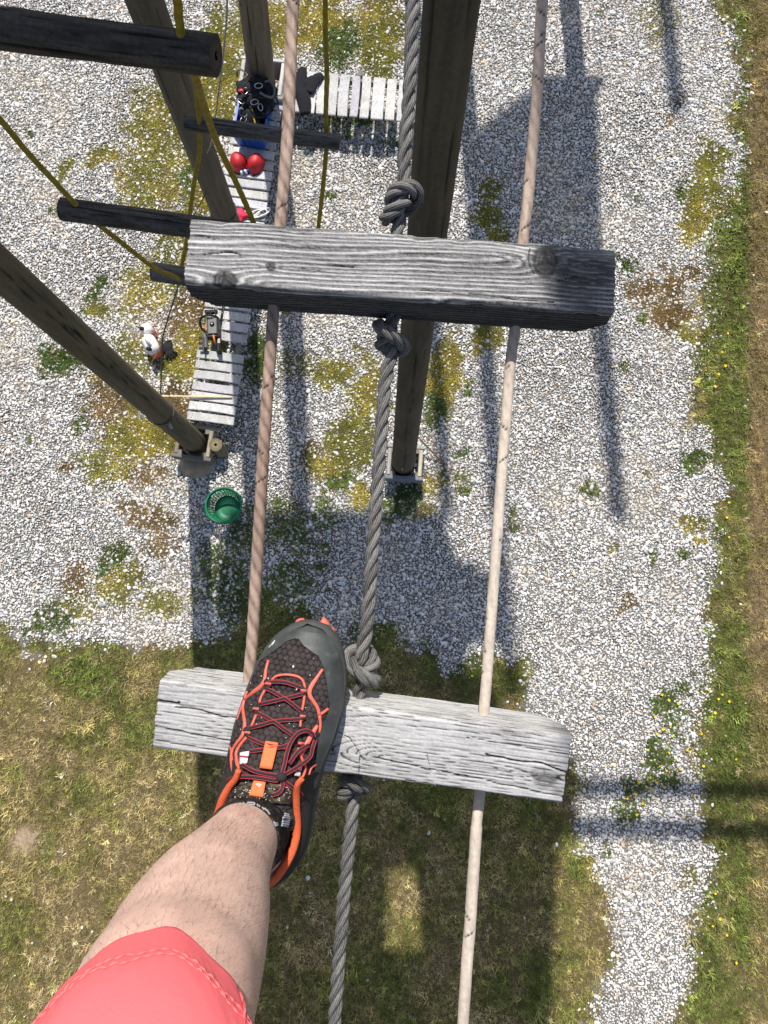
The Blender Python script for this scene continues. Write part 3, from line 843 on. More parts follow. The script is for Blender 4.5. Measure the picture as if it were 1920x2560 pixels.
# loose sticks
def stick(label, qa, za, qb_, zb, r, mat):
    a = at_z([qa], [za])[0]; b = at_z([qb_], [zb])[0]
    P = a + (b - a) * np.linspace(0, 1, 14)[:, None] + np.c_[np.zeros(14), np.zeros(14), .006 * np.sin(np.linspace(0, 5, 14))]
    V, F = sweep(P, np.linspace(r, r * .85, 14), 10)
    tag(obj('stick', V, F, mat), label, 'stick')
stick('pale wooden handle lying across the bench beside the banded pole', (340, 856), ZB + .03, (501, 858), ZB + .025, .014, M['palewood'])
stick('thin brown stick leaning at the foot of the thick middle pole', (897, 938), .30, (960, 1003), .02, .013, M['brownstick'])
stick('thin bleached twig lying on the right gravel', (1637 / S, 398 / S + 0), .03, (1703 / S, 378 / S), .03, .006, M['palewood'])

# ------------------------------------------------------------------ green basket
def basket():
    c = at_z([(492, 1098)], [0.04])[0]
    e = tag(empty('plastic_basket', c), 'round green plastic basket with latticed sides on the shaded gravel', 'basket')
    h, r0, r1 = .27, .165, .222
    g = M['green']
    rz = lambda z: r0 + (r1 - r0) * z / h
    th = np.linspace(0, 2 * math.pi, 49)
    ring = lambda r, z: np.c_[c[0] + r * np.cos(th), c[1] + r * np.sin(th), np.full(49, c[2] + z)]
    V, F = sweep(ring(r1 + .004, h), .014, 8, cap=False); obj('rim', V, F, g, e)
    # floor
    n = 48; tt = th[:-1]
    V = [c + EZ * .006]; F = []
    for r, z in ((r0 * .5, .006), (r0, .006), (r0 + .002, .03), (r0, .034), (r0 * .98, .012)):
        V += [c + np.array([r * math.cos(t), r * math.sin(t), z]) for t in tt]
    F += [[0, 1 + j, 1 + (j + 1) % n] for j in range(n)]
    for k in range(4):
        F += [[1 + k * n + j, 1 + (k + 1) * n + j, 1 + (k + 1) * n + (j + 1) % n, 1 + k * n + (j + 1) % n] for j in range(n)]
    obj('floor_pan', np.array(V), F, g, e)
    m = MB()
    for z in np.linspace(.05, h - .045, 6):
        V, F = sweep(ring(rz(z), z), .0055, 4, cap=False); m.add(V, F)
    for t in np.linspace(0, 2 * math.pi, 34, endpoint=False):
        d = np.array([math.cos(t), math.sin(t), 0])
        V, F = sweep([c + d * rz(.02) + EZ * .02, c + d * rz(h) + EZ * h], .0052, 4); m.add(V, F)
    m.build('lattice_side', g, e)['kind'] = 'stuff'
    V, F = sweep(ring(rz(h - .02), h - .02), .012, 6, sx=2.0, sy=.5, cap=False); obj('upper_band', V, F, g, e)
    for s in (0.35, 3.5):
        a = np.linspace(s - .35, s + .35, 9)
        P = np.c_[c[0] + (r1 + .03 * np.sin((a - s + .35) / .7 * math.pi)) * np.cos(a), c[1] + (r1 + .03 * np.sin((a - s + .35) / .7 * math.pi)) * np.sin(a), np.full(9, c[2] + h)]
        V, F = sweep(P, .009, 6); obj('handle', V, F, g, e)
basket()

# ------------------------------------------------------------------ blue crate
def crate():
    ce = at_z([(549, 262)], [ZB + .15])[0]; c = np.array([ce[0], ce[1], ZB + .003])
    e = tag(empty('plastic_crate', c), 'open blue plastic crate on the bench, filled with climbing gear', 'crate')
    hx, hy, h, t = .20, .34, .30, .012
    b = M['blue']
    rz = rad(-8)
    R = np.array([[math.cos(rz), -math.sin(rz), 0], [math.sin(rz), math.cos(rz), 0], [0, 0, 1]])
    tf = lambda p: c + R @ np.array(p, float)
    def wall(a0, a1, b0, b1, name):           # outer bottom pair, outer top pair
        n = np.cross(np.array(a1) - np.array(a0), np.array(b0) - np.array(a0)); n = unit(n) * t
        V = [tf(p) for p in (a0, a1, b1, b0)] + [tf(np.array(p) - n) for p in (a0, a1, b1, b0)]
        obj(name, np.array(V), [[0, 1, 2, 3], [7, 6, 5, 4], [0, 4, 5, 1], [1, 5, 6, 2], [2, 6, 7, 3], [3, 7, 4, 0]], b, e, None, False)
    k = .87
    B = [(-hx * k, -hy * k, 0), (hx * k, -hy * k, 0), (hx * k, hy * k, 0), (-hx * k, hy * k, 0)]
    T = [(-hx, -hy, h), (hx, -hy, h), (hx, hy, h), (-hx, hy, h)]
    for i in range(4):
        wall(B[i], B[(i + 1) % 4], T[i], T[(i + 1) % 4], 'wall')
    V, F = box(tf((0, 0, t / 2 + .002)), R @ EX, R @ EY, EZ, 2 * hx * k - .03, 2 * hy * k - .03, t); obj('floor_pan', V, F, b, e, None, False)
    for i in range(4):
        a, d = np.array(T[i]), np.array(T[(i + 1) % 4])
        e1 = R @ unit(d - a); m = tf((a + d) / 2)
        V, F = box(m + EZ * .004, e1, np.cross(EZ, e1), EZ, np.linalg.norm(d - a) + .024, .030, .012, .003); obj('rim', V, F, b, e, None, False)
    for x in (-.09, 0, .09):
        V, F = box(tf((x, -hy * .955, h * .5)), R @ unit((0, -.13 * hy, h)), R @ EX, R @ EY, h * .8, .012, .012); obj('rib', V, F, b, e, None, False)
    return c, tf, h
cc, ctf, ch = crate()

# black gear heaped in the crate and against the pole
def gear():
    e = tag(empty('climbing_harness_pile', cc + np.array([0, .15, .2])), 'heap of black climbing harnesses spilling over the blue crate', 'harnesses')
    r = np.random.default_rng(5)
    for i, (x, y, z, s) in enumerate([(0, .05, .19, .15), (-.06, .20, .27, .14), (.08, .22, .28, .15), (-.13, .34, .33, .11), (.13, .34, .30, .12), (0, .34, .36, .13), (0, -.14, .13, .13)]):
        V, F = icos(ctf((x, y, z)), s, 3, (1.1, 1.0, .75), .55, i + 3)
        obj('padding', V, F, M['black'], e)
    for i in range(26):
        c = np.array([r.normal(0, .11), r.normal(.17, .15), .34 + r.normal(0, .05)])
        a0 = r.uniform(0, 6.28); rr = r.uniform(.05, .12); ta = np.linspace(0, r.uniform(2.5, 5.5), 14)
        P = np.array([ctf(c + np.array([rr * math.cos(a0 + t) * 1.2, rr * math.sin(a0 + t), .05 * math.sin(2 * t + i)])) for t in ta])
        V, F = sweep(P, .016, 6, sx=.2, sy=1.0, roll=r.uniform(0, 3))
        obj('strap', V, F, M['black'] if i % 8 else M['midgrey'], e)
    for (x, y, z, a) in ((.03, .10, .40, .4), (.11, .06, .37, 1.8), (-.15, .10, .38, 2.5), (-.11, .22, .42, .9), (.06, .30, .45, .2), (-.10, -.10, .30, 1.0)):
        t = np.linspace(0, 2 * math.pi, 19)
        P = np.array([ctf((x + .05 * math.cos(q_) * math.cos(a) - .028 * math.sin(q_) * math.sin(a), y + .05 * math.cos(q_) * math.sin(a) + .028 * math.sin(q_) * math.cos(a), z + .012 * math.sin(q_))) for q_ in t])
        V, F = sweep(P, .006, 6, cap=False); obj('carabiner', V, F, M['steel'], e)
    V, F = icos(ctf((-.15, .20, .45)), .035, 2, (1.3, .8, .5)); o = obj('belay_device', V, F, M['red'], e); o['label'] = 'small bright red belay device'
    for (pts, rr) in (([(.0, .02, .36), (.04, -.08, .34), (.10, -.22, .31), (.14, -.30, .28)], .012), ([(-.08, -.14, .30), (-.02, -.20, .28), (.05, -.18, .27), (.10, -.24, .26)], .010)):
        P = catmull([ctf(p) for p in pts], 6); V, F = sweep(P, rr, 7); o = obj('sling', V, F, M['milky'] if rr < .011 else M['yellow'], e)
gear()

# ------------------------------------------------------------------ red helmets
def helmet(label, q, rz, seed):
    c = at_z([q], [ZB + .08])[0]; c = np.array([c[0], c[1], ZB + .002])
    e = tag(empty('climbing_helmet', c), label, 'helmet', 'red helmets on the bench')
    n1_, n2_ = 26, 13
    V = []; 
    R = np.array([[math.cos(rz), -math.sin(rz), 0], [math.sin(rz), math.cos(rz), 0], [0, 0, 1]])
    for i in range(n2_ + 1):
        ph = i / n2_ * math.pi / 2
        for j in range(n1_):
            t = j / n1_ * 2 * math.pi
            rr = math.cos(ph) ** .8 if i < n2_ else .0001
            rid = 1 + .03 * math.cos(3 * t) * math.sin(2 * ph)
            brim = .012 if i == 0 else 0
            V.append(c + R @ np.array([(.105 * rr + brim) * math.cos(t) * rid, (.135 * rr + brim) * math.sin(t) * rid, .02 + .135 * math.sin(ph) - (.012 if i == 0 else 0)]))
    obj('shell', np.array(V), grid_faces(n2_ + 1, n1_), M['red'], e)
    t = np.linspace(0, 2 * math.pi, 27)
    P = np.array([c + R @ np.array([.108 * math.cos(a), .138 * math.sin(a), .014]) for a in t])
    V, F = sweep(P, .008, 6, cap=False); obj('rim', V, F, M['red'], e)
    for k in range(10):
        x = (-.05 + .025 * (k % 5)); y = -.098 + .022 * (k // 5) - .004 * (k % 2)
        z = .02 + .135 * math.sqrt(max(0, 1 - (x / .105) ** 2 - (y / .135) ** 2))
        p = c + R @ np.array([x, y, z])
        V, F = sweep([p - EZ * .006, p + EZ * .0022], .0065, 7); obj('vent', V, F, M['rubber'], e)
    for s in (-1, 1):
        P = np.array([c + R @ np.array([s * .10, .0, .015]), c + R @ np.array([s * .09, -.10, .006]), c + R @ np.array([s * .02, -.165, .006])])
        V, F = sweep(catmull(P, 5), .008, 6, sx=.3); obj('chin_strap', V, F, M['black'], e)
helmet('red climbing helmet on the bench, the one nearer the poles', (513, 346), rad(15), 1)
helmet('red climbing helmet with rows of vent holes, the right one of the pair', (551, 349), rad(-25), 2)

# blue and white bottle by the helmets
p = at_z([(527, 371)], [ZB + .04])[0]
e = tag(empty('small_bottle', p), 'small blue and white bottle lying by the red helmets', 'bottle')
d = unit((1, .35, 0))
V, F = sweep(p + np.outer([-.05, -.045, .02, .03, .04], d), [.012, .026, .026, .018, .013], 12); obj('bottle_body', V, F, M['milky'], e)
V, F = sweep(p + np.outer([.04, .07], d), .016, 10); obj('cap', V, F, M['blue'], e)
V, F = sweep(p + np.outer([-.02, .01], d), .0268, 12); obj('sleeve', V, F, M['blue'], e)
# pink cloth and loose webbing on the bench
c = at_z([(519, 463)], [ZB + .03])[0]
V, F = icos(c, .085, 3, (1.0, .9, .35), .8, 3)
tag(obj('pink_cloth', V, F, M['pink']), 'crumpled pink cloth on the bench beside the dark pole', 'cloth')
e = tag(empty('webbing_sling', at_z([(556, 462)], [ZB])[0]), 'pale loops of webbing lying on the bench behind the upper beam', 'sling')
for k in range(3):
    t = np.linspace(0, 2 * math.pi, 30)
    c = at_z([(550 + 9 * k, 463 - 2 * k)], [ZB + .012 + .01 * k])[0]
    P = c + np.c_[(.13 - .02 * k) * np.cos(t), .06 * np.sin(t + .4 * k), .006 * np.sin(3 * t)]
    V, F = sweep(P, .008, 6, cap=False); obj('loop', V, F, M['milky'] if k else M['midgrey'], e)

# ------------------------------------------------------------------ black jacket draped on the bench
def jacket():
    e = tag(empty('jacket', at_z([(660, 195)], [ZB])[0]), 'crumpled black jacket thrown over the bench', 'jacket')
    def lobe(path, wid, seed, name):
        P = at_z(path, np.full(len(path), ZB + .035)); P[-1, 2] -= .02
        C = catmull(P, 9); ns = 22
        T, Nn, B = frames(C); th = np.linspace(0, 2 * math.pi, ns, endpoint=False)
        w = np.interp(np.linspace(0, 1, len(C)), np.linspace(0, 1, len(wid)), wid)
        side = np.cross(T, EZ); side /= np.linalg.norm(side, axis=1)[:, None]
        A, Bq = np.meshgrid(th, np.arange(len(C)))
        bump_ = 1 + .22 * fbm(np.cos(A) * 1.6 + seed, np.sin(A) * 1.6, Bq * .22, seed, 3)
        V = C[:, None] + side[:, None] * (np.cos(th)[None, :, None] * w[:, None, None]) * bump_[..., None] + EZ * (np.sin(th)[None, :, None] * (w * .42)[:, None, None]) * bump_[..., None]
        F = grid_faces(len(C), ns).tolist() + [list(range(ns))[::-1], list(range((len(C) - 1) * ns, len(C) * ns))]
        obj(name, V.reshape(-1, 3), F, M['jacket'], e)
    lobe([(655, 146), (650, 165), (647, 190), (655, 215), (659, 244)], [.05, .085, .085, .085, .075], 1, 'body_cloth')
    lobe([(668, 200), (676, 182), (686, 168), (697, 160)], [.06, .075, .07, .045], 6, 'sleeve')
    lobe([(650, 180), (664, 178), (676, 172), (692, 170)], [.06, .06, .06, .03], 11, 'collar')
    lobe([(645, 160), (652, 185), (664, 215), (668, 236)], [.03, .05, .05, .02], 15, 'front_fold')
    lobe([(672, 165), (664, 190), (662, 214)], [.02, .05, .03], 19, 'hood')
jacket()

# ------------------------------------------------------------------ chainsaw
def chainsaw():
    c = at_z([(458, 712)], [ZB + .12])[0]; c = np.array([c[0], c[1], ZB + .004])
    e = tag(empty('chainsaw', c), 'dark grey chainsaw with orange strip lying on the bench gap', 'chainsaw')
    a = rad(3); R = np.array([[math.cos(a), -math.sin(a), 0], [math.sin(a), math.cos(a), 0], [0, 0, 1]])
    tf = lambda p: c + R @ np.array(p, float)
    def bx(name, p, l, w, h, m, bev=.012):
        V, F = box(tf(p), R @ EY, R @ EX, EZ, l, w, h, bev); return obj(name, V, F, m, e, None, False)
    bx('engine_body', (.02, .02, .09), .26, .15, .17, M['darkgrey'], .03)
    o = bx('top_cover', (.02, .02, .185), .20, .12, .03, M['midgrey'], .012)
    V, F = sweep(np.array([tf((.02, .04, .195)), tf((.02, .04, .212)), tf((.02, .04, .218))]), [.032, .03, .016], 14); obj('filler_cap', V, F, M['rubber'], e)
    V, F = sweep(np.array([tf((.02, .04, .2185)), tf((.02, .04, .222))]), .009, 8); obj('cap_button', V, F, M['milky'], e)
    bx('hand_guard', (.01, .205, .19), .035, .16, .07, M['rubber'], .006)
    for x in (-.05, .01, .07): bx('guard_rib', (x, .19, .20), .07, .012, .05, M['rubber'], .003)
    P = catmull([tf(p) for p in [(.08, .14, .17), (.02, .145, .23), (-.07, .14, .23), (-.14, .10, .17), (-.13, .02, .10), (-.06, -.02, .05)]], 6)
    V, F = sweep(P, .014, 10); obj('front_handle', V, F, M['rubber'], e)
    bx('rear_handle', (.075, -.18, .10), .22, .055, .05, M['rubber'], .018)
    bx('trigger_guard', (.075, -.27, .06), .05, .05, .11, M['rubber'], .012)
    P = [tf((.03, -.10, .195)), tf((.045, -.21, .15))]; V, F = sweep(P, .011, 8); obj('orange_strip', V, F, M['orange'], e)
    P = [tf((-.11, .04, .16)), tf((-.05, -.03, .19))]; V, F = sweep(P, .009, 8); obj('orange_strip', V, F, M['orange'], e)
    for k in range(5): bx('letter_bar', (.085, -.13 - .013 * k, .128), .006, .032, .003, M['milky'], 0)
    bx('side_plate', (-.10, -.12, .05), .20, .06, .09, M['midgrey'], .02)
    bx('bar_cover', (-.115, -.19, .07), .20, .022, .11, M['darkgrey'], .006)
    for k in range(3): bx('spike', (-.16, -.08 - .07 * k, .05), .03, .05, .02, M['rubber'], .004)
chainsaw()

# ------------------------------------------------------------------ fuel can and gloves
def fuel_can():
    c = at_z([(331, 752)], [.02])[0]; c = np.array([c[0] + .02, c[1], .02])
    e = tag(empty('fuel_can', c), 'twin translucent fuel can with red fuel and black caps on the moss', 'fuel can')
    a = rad(28); R = np.array([[math.cos(a), -math.sin(a), 0], [math.sin(a), math.cos(a), 0], [0, 0, 1]])
    tf = lambda p: c + R @ np.array(p, float)
    def tank(cx, cy, wx, wy, h, lvl, nm):
        ns = 24; th = np.linspace(0, 2 * math.pi, ns, endpoint=False)
        def ring(f, z): 
            x = np.sign(np.cos(th)) * np.abs(np.cos(th)) ** .6 * wx * f + cx; y = np.sign(np.sin(th)) * np.abs(np.sin(th)) ** .6 * wy * f + cy
            return np.array([tf((x[i], y[i], z)) for i in range(ns)])
        V = np.vstack([ring(.92, 0), ring(1, .02), ring(1, lvl)]); obj('fuel_' + nm, V, grid_faces(3, ns).tolist() + [list(range(ns))[::-1]], M['fuel'], e)
        V = np.vstack([ring(1.0, lvl), ring(1, h * .72), ring(.9, h * .86), ring(.6, h * .96), ring(.3, h)]); obj('upper_shell', V, grid_faces(5, ns).tolist() + [list(range(4 * ns, 5 * ns))], M['milky'], e)
    tank(0, -.03, .092, .135, .30, .20, 'tank'); tank(.04, .19, .080, .080, .28, .18, 'tank')
    for (x, y, z, dx) in ((-.02, -.11, .295, -.03), (.02, .19, .275, -.03)):
        V, F = sweep(np.array([tf((x, y, z - .04)), tf((x + dx * .6, y, z)), tf((x + dx, y, z + .03))]), .027, 12); obj('cap', V, F, M['rubber'], e)
    P = catmull([tf(p) for p in [(0, .07, .25), (0, .06, .33), (0, -.02, .35), (0, -.07, .30)]], 6); V, F = sweep(P, .02, 8); obj('handle', V, F, M['milky'], e)
fuel_can()
def gloves():
    c = at_z([(366, 757)], [.03])[0]
    e = tag(empty('work_glove', c), 'black work glove lying on the moss beside the fuel can', 'glove')
    V, F = icos(c + np.array([-.03, .04, .01]), .075, 3, (1.0, 1.1, .45), .25, 5); obj('palm', V, F, M['black'], e)
    for k in range(4):
        a = rad(-28 - 22 * k); d = np.array([math.cos(a), math.sin(a), 0])
        P = c + np.array([-.02, .02, .012]) + np.outer([.03, .08, .13, .16 - .01 * (k in (0, 3))], d) + np.c_[np.zeros(4), np.zeros(4), [.0, .012, .008, -.008]]
        V, F = sweep(P, [.02, .02, .018, .011], 8); obj('finger', V, F, M['black'], e)
    P = c + np.array([[-.06, .06, .01], [-.02, .12, .02], [.03, .13, .01]]); V, F = sweep(P, [.024, .02, .013], 8); obj('thumb', V, F, M['black'], e)
    P = c + np.array([[-.06, .06, .01], [-.11, .10, .01]]); V, F = sweep(P, [.06, .068], 12, sx=.4); obj('cuff', V, F, M['darkgrey'], e)
gloves()

# ------------------------------------------------------------------ steel wires
def wire(label, pts, r, mat):
    P = catmull(np.vstack([at_z([p[:2]], [p[2]])[0] for p in pts]), 8)
    V, F = sweep(P, r, 6); tag(obj('steel_wire', V, F, mat), label, 'wire')
wire('thin pale wire hanging past the end of the topmost log', [(492, -40, 6.6), (488, 60, 6.2), (475, 180, 5.5), (458, 300, 4.6), (448, 330, 4.4)], .0055, M['wire'])
wire('thin dark wire running from the small log end down to the banded pole', [(392, 590, 4.0), (378, 640, 3.3), (355, 715, 2.4), (350, 750, 2.1), (347, 850, 1.75)], .008, M['darkwire'])
wire('pale guy wire leaning beside the fuel can', [(357, 725, 2.2), (340, 760, 1.1), (318, 800, .35), (300, 830, .02)], .007, M['wire'])
wire('thin wire between the yellow rope and the dark pole', [(470, 372, 1.5), (448, 410, 1.9), (425, 455, 2.3), (408, 490, 2.6)], .005, M['darkwire'])

# ------------------------------------------------------------------ hanging log ladder and log swing with yellow ropes
def log(parent, qa, qb_, za, zb, r, seed, base=(.068, .056, .046), name='log_rung'):
    a = at_depth([qa], [za])[0]; b = at_depth([qb_], [zb])[0]
    L = np.linalg.norm(b - a)
    P = a + (b - a) * np.linspace(0, 1, max(20, int(L / .018)))[:, None]
    V, F, C = pole_mesh(P, r, 64, seed, base, (.004, .004, .004), 2.6, .07, .6, 2.2)
    return obj(name, V, F, M['log'], parent, C)
def yrope(parent, pts, r, name='yellow_rope'):
    P = np.vstack([at_depth([p[:2]], [p[2]])[0] for p in pts])
    C = resample(catmull(P, 12), .012)
    T, Nn, B = frames(C)
    k = np.arange(len(C)); th = np.linspace(0, 2 * math.pi, 12, endpoint=False)
    rr = r * (1 + .05 * np.cos(3 * (th[None] + k[:, None] * .35)))
    V = C[:, None] + (np.cos(th)[None, :, None] * Nn[:, None] + np.sin(th)[None, :, None] * B[:, None]) * rr[..., None]
    F = grid_faces(len(C), 12).tolist() + [list(range(12))[::-1], list(range((len(C) - 1) * 12, len(C) * 12))]
    return obj(name, V.reshape(-1, 3), F, M['yellow'], parent)
lad = tag(empty('hanging_log_ladder', at_depth([(420, 120)], [2.4])[0]), 'hanging ladder of blackened logs threaded on two yellow ropes, left of the beams', 'ladder')
o = log(lad, (-260, 28), (467, 121), 2.45, 2.38, .060, 51); o['label'] = 'thick black log at the top left with a cut round end'
log(lad, (134, 452), (600, 514), 3.95, 3.9, .058, 52, (.080, .068, .058))
log(lad, (331, 587), (700, 640), 5.05, 5.0, .062, 53, (.105, .095, .085))
yrope(lad, [(378, -90, 1.9), (383, 0, 2.2), (393, 92, 2.36), (400, 110, 2.42), (421, 165, 2.52), (440, 225, 2.8), (470, 310, 3.2), (515, 405, 3.6), (545, 475, 3.85), (560, 520, 4.1), (600, 620, 5.0), (620, 680, 5.6)], .0135)
yrope(lad, [(-260, 20, 2.3), (-90, 165, 2.9), (0, 258, 3.3), (60, 330, 3.6), (120, 395, 3.78), (166, 444, 3.9), (180, 460, 3.95), (215, 487, 4.06), (270, 530, 4.35), (335, 580, 4.75), (385, 602, 4.98), (430, 640, 5.3)], .0140)
sw = tag(empty('log_swing', at_depth([(565, 285)], [5.3])[0]), 'dark log step held level by two yellow ropes in front of the blue crate', 'log swing')
log(sw, (401, 265), (734, 308), 5.3, 5.3, .052, 55, (.105, .095, .085), 'log_step')
yrope(sw, [(418, 150, 4.9), (425, 205, 5.05), (430, 255, 5.22), (432, 290, 5.36), (431, 330, 5.5), (420, 390, 5.7), (408, 480, 6.1), (400, 540, 6.3), (390, 585, 6.5)], .0165)
yrope(sw, [(703, -60, 4.6), (703, 60, 4.9), (706, 160, 5.1), (704, 245, 5.22), (706, 300, 5.35), (703, 345, 5.42), (697, 410, 5.7), (688, 490, 6.1), (682, 540, 6.3)], .0165)

# ------------------------------------------------------------------ the hanging beam bridge
bridge = tag(empty('hanging_beam_bridge', at_depth([(800, 1100)], [.98])[0]), 'foot bridge of square grey timber beams strung on a knotted rope and two cords', 'foot bridge')

def timber(label, qL, qR, zc, roll, W, H, seed, mode, spacing, knots, cracks, stains):
    a = at_depth([qL], [zc])[0]; b = at_depth([qR], [zc])[0]
    e1 = unit(b - a); L = np.linalg.norm(b - a)
    up = np.array([0, 0, 1.0]); e2 = unit(np.cross(up, e1)); e3 = np.cross(e1, e2)      # e2 forward (image up), e3 up
    e2, e3 = e2 * math.cos(roll) + e3 * math.sin(roll), e3 * math.cos(roll) - e2 * math.sin(roll)
    ctr = (a + b) / 2 - e3 * H / 2
    # section, walked: front face (forward) up, top towards the camera side, back face down, bottom
    r = .0045
    def arc(cx, cz, a0, a1, n=5):
        t = np.linspace(a0, a1, n); return [(cx + r * math.cos(k), cz + r * math.sin(k)) for k in t]
    sec = []
    lin = lambda p, q_, n: [(p[0] + (q_[0] - p[0]) * t, p[1] + (q_[1] - p[1]) * t) for t in np.linspace(0, 1, n, endpoint=False)]
    hw, hh = W / 2, H / 2
    sec += lin((hw, -hh + r), (hw, hh - r), 34) + arc(hw - r, hh - r, 0, math.pi / 2)
    sec += lin((hw - r - .001, hh), (-hw + r, hh), 62) + arc(-hw + r, hh - r, math.pi / 2, math.pi)
    sec += lin((-hw, hh - r - .001), (-hw, -hh + r), 34) + arc(-hw + r, -hh + r, math.pi, 1.5 * math.pi)
    sec += lin((-hw + r + .001, -hh), (hw - r, -hh), 16) + arc(hw - r, -hh + r, 1.5 * math.pi, 2 * math.pi - .05)
    sec = np.array(sec); ns = len(sec)
    d = np.roll(sec, -1, 0) - np.roll(sec, 1, 0); nrm = np.c_[d[:, 1], -d[:, 0]]
    nrm *= np.sign((nrm * sec).sum(1))[:, None]; nrm /= np.linalg.norm(nrm, axis=1)[:, None]
    w = np.r_[0, np.cumsum(np.linalg.norm(np.diff(sec, axis=0), axis=1))]
    w0 = np.interp(34 + 5, np.arange(ns), w)          # w at the forward top edge
    w = w - w0                                        # top face: 0 .. W
    na = 430
    t = np.linspace(-.5, .5, na)
    A, Wg = np.meshgrid(t * L, w, indexing='ij')
    A0 = A + L / 2                                     # 0..L along
    wob = .0035 * fbm(A0 * 5 + seed, Wg * 9, None, seed, 3) + .0012 * fbm(A0 * 22, Wg * 40, None, seed + 2, 3)
    g = Wg + wob + .010 * np.sin((A0 / L - .3) * 2.2)
    kin = np.zeros_like(A); kcen = np.zeros_like(A); kring = np.zeros_like(A); krad = np.zeros_like(A)
    for (ks, kw, kr, el, amt) in knots:
        ds = A0 - ks * L; dw = Wg - kw * W
        f = np.exp(-(ds / (kr * el * 1.9)) ** 2)
        g = g + (np.sqrt(dw ** 2 + (kr * 1.0) ** 2 * f) - np.abs(dw)) * np.sign(dw) * np.exp(-np.abs(dw) / (kr * 3.2))
        rho = np.sqrt((ds / (kr * el)) ** 2 + (dw / kr) ** 2) + .10 * fbm(ds * 150, dw * 150, None, seed + 7, 2)
        kin = np.maximum(kin, smooth(1.05, .85, rho) * amt)
        kcen = np.where(rho < 1.1, np.sin(rho * 19) * .5 + .5, kcen)
        kring = np.maximum(kring, np.exp(-((rho - 1.0) / .13) ** 2) * amt)
        angk = np.arctan2(dw, ds); krad = np.maximum(krad, (rho < .95) * smooth(.10, .03, np.abs((angk * 3 / 6.283 + .31) % 1 - .5) * rho) * amt)
    var = 1 + .35 * fbm(Wg * 30 + 3, Wg * 0 + seed, None, seed + 4, 2)
    ph = g / spacing * 1.0
    ph = ph + .55 * vn(Wg / spacing * .45, A0 * 1.2, None, seed + 21)
    fr = ph - np.floor(ph)
    fine = vn(A0 * 55, Wg * 2600, None, seed + 11) * .55 + vn(A0 * 140, Wg * 1500, None, seed + 12) * .45
    speck = vn(A0 * 900, Wg * 1900, None, seed + 13)
    band = fbm(A0 * 4 + 50, Wg * 30, None, seed + 15, 3)
    if mode == 0:      # bright raised latewood ridges, grey worn furrows
        brk = np.clip(.75 + .75 * fbm(A0 * 16, Wg * 120, None, seed + 61, 3), .10, 1)
        ridge = smooth(.50, .82, fr) * smooth(1.0, .90, fr) * brk
        fur = smooth(.02, .10, fr) * smooth(.30, .12, fr)
        lv = .185 + .37 * ridge - .09 * fur + .10 * fine + .085 * speck + .09 * band
        disp = .0011 * ridge + .00018 * fine
    else:              # pale smooth wood with thin dark seams
        seam = smooth(.80, .90, fr) * smooth(1.0, .95, fr)
        sstr = np.clip(.75 + .8 * fbm(A0 * 3, Wg * 45, None, seed + 23, 2), 0, 1)
        lv = .50 - .36 * seam * sstr + .10 * fine + .065 * speck + .07 * band - .10 * smooth(.2, .8, fr) * sstr
        disp = -.0009 * seam * sstr + .00015 * fine
    micro = smooth(.42, .80, vn(A0 * 7 + 3, (Wg + wob * 2) * 900, None, seed + 71)) * .55 + smooth(.45, .85, vn(A0 * 18, (Wg + wob) * 1700, None, seed + 72)) * .35
    lv = lv * (1 - micro * .75); disp = disp - .0005 * micro
    dirt = smooth(.1, .8, fbm(A0 * 9, Wg * 22, None, seed + 73, 4)); lv = lv * (1 - .22 * dirt)
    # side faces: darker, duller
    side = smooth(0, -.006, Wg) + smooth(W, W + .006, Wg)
    if mode == 0: lv = lv * (1 - .35 * smooth(0, -.006, Wg) - .74 * smooth(W - .001, W + .004, Wg))  # near face: dark stain, with its shade also put into the colour
    lv = lv * (1 - kin * .80) + kin * .09 * kcen
    lv = lv * (1 - .75 * kring) * (1 - .8 * krad); disp = disp - .0012 * krad - .0008 * kring
    disp = disp + .0009 * kin * (1 - np.abs(kcen - .5))
    flat = np.stack([A0.ravel() / L, Wg.ravel() / W], 1)
    met = flat * np.array([L, W])
    jag = .0016 * fbm(met[:, 0] * 60, met[:, 1] * 60, None, seed + 30, 3)
    for (line, cw, dep) in cracks:
        ln = [(p[0] * L, p[1] * W) for p in line]
        pp = met.copy(); pp[:, 1] += jag
        dd = dist_polyline(pp, ln)
        k = smooth(cw, cw * .25, dd).reshape(A.shape)
        lv = lv * (1 - k) + .008 * k; disp = disp - dep * k
    tint = np.ones((*A.shape, 3)) * np.array([1.0, .99, .985])
    for (ss, sw, rx, ry, amt) in stains:              # damp black weathering
        rho = np.sqrt(((A0 / L - ss) / rx) ** 2 + ((Wg / W - sw) / ry) ** 2) + .5 * fbm(A0 * 25, Wg * 70, None, seed + 40, 4)
        k = smooth(1.1, .3, rho) * amt
        k = k * (.55 + .45 * smooth(-.3, .3, vn(A0 * 90, Wg * 900, None, seed + 41)))
        lv = lv * (1 - k) + .05 * k
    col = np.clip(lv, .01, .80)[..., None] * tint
    # geometry: worn outline, lower half of each end cut back
    zrel = sec[:, 1]
    cut = np.clip(-.002 - zrel, 0, None) * 1.0
    half = (L / 2 - cut)[None] + .0010 * vn(np.arange(ns) * .25, np.arange(ns) * 0, None, seed + 50)[None] * np.sign(A + 1e-9)
    X = (2 * t)[:, None] * half
    edge = np.abs(sec).max(1) * 0
    nearedge = np.maximum(np.exp(-(Wg / .006) ** 2), np.exp(-((Wg - W) / .006) ** 2))
    worn = .0012 * fbm(A0 * 14, Wg * 25, None, seed + 51, 3) - nearedge * .0040 * smooth(.0, .7, fbm(A0 * 28, Wg * 10, None, seed + 52, 4))
    off = disp + worn
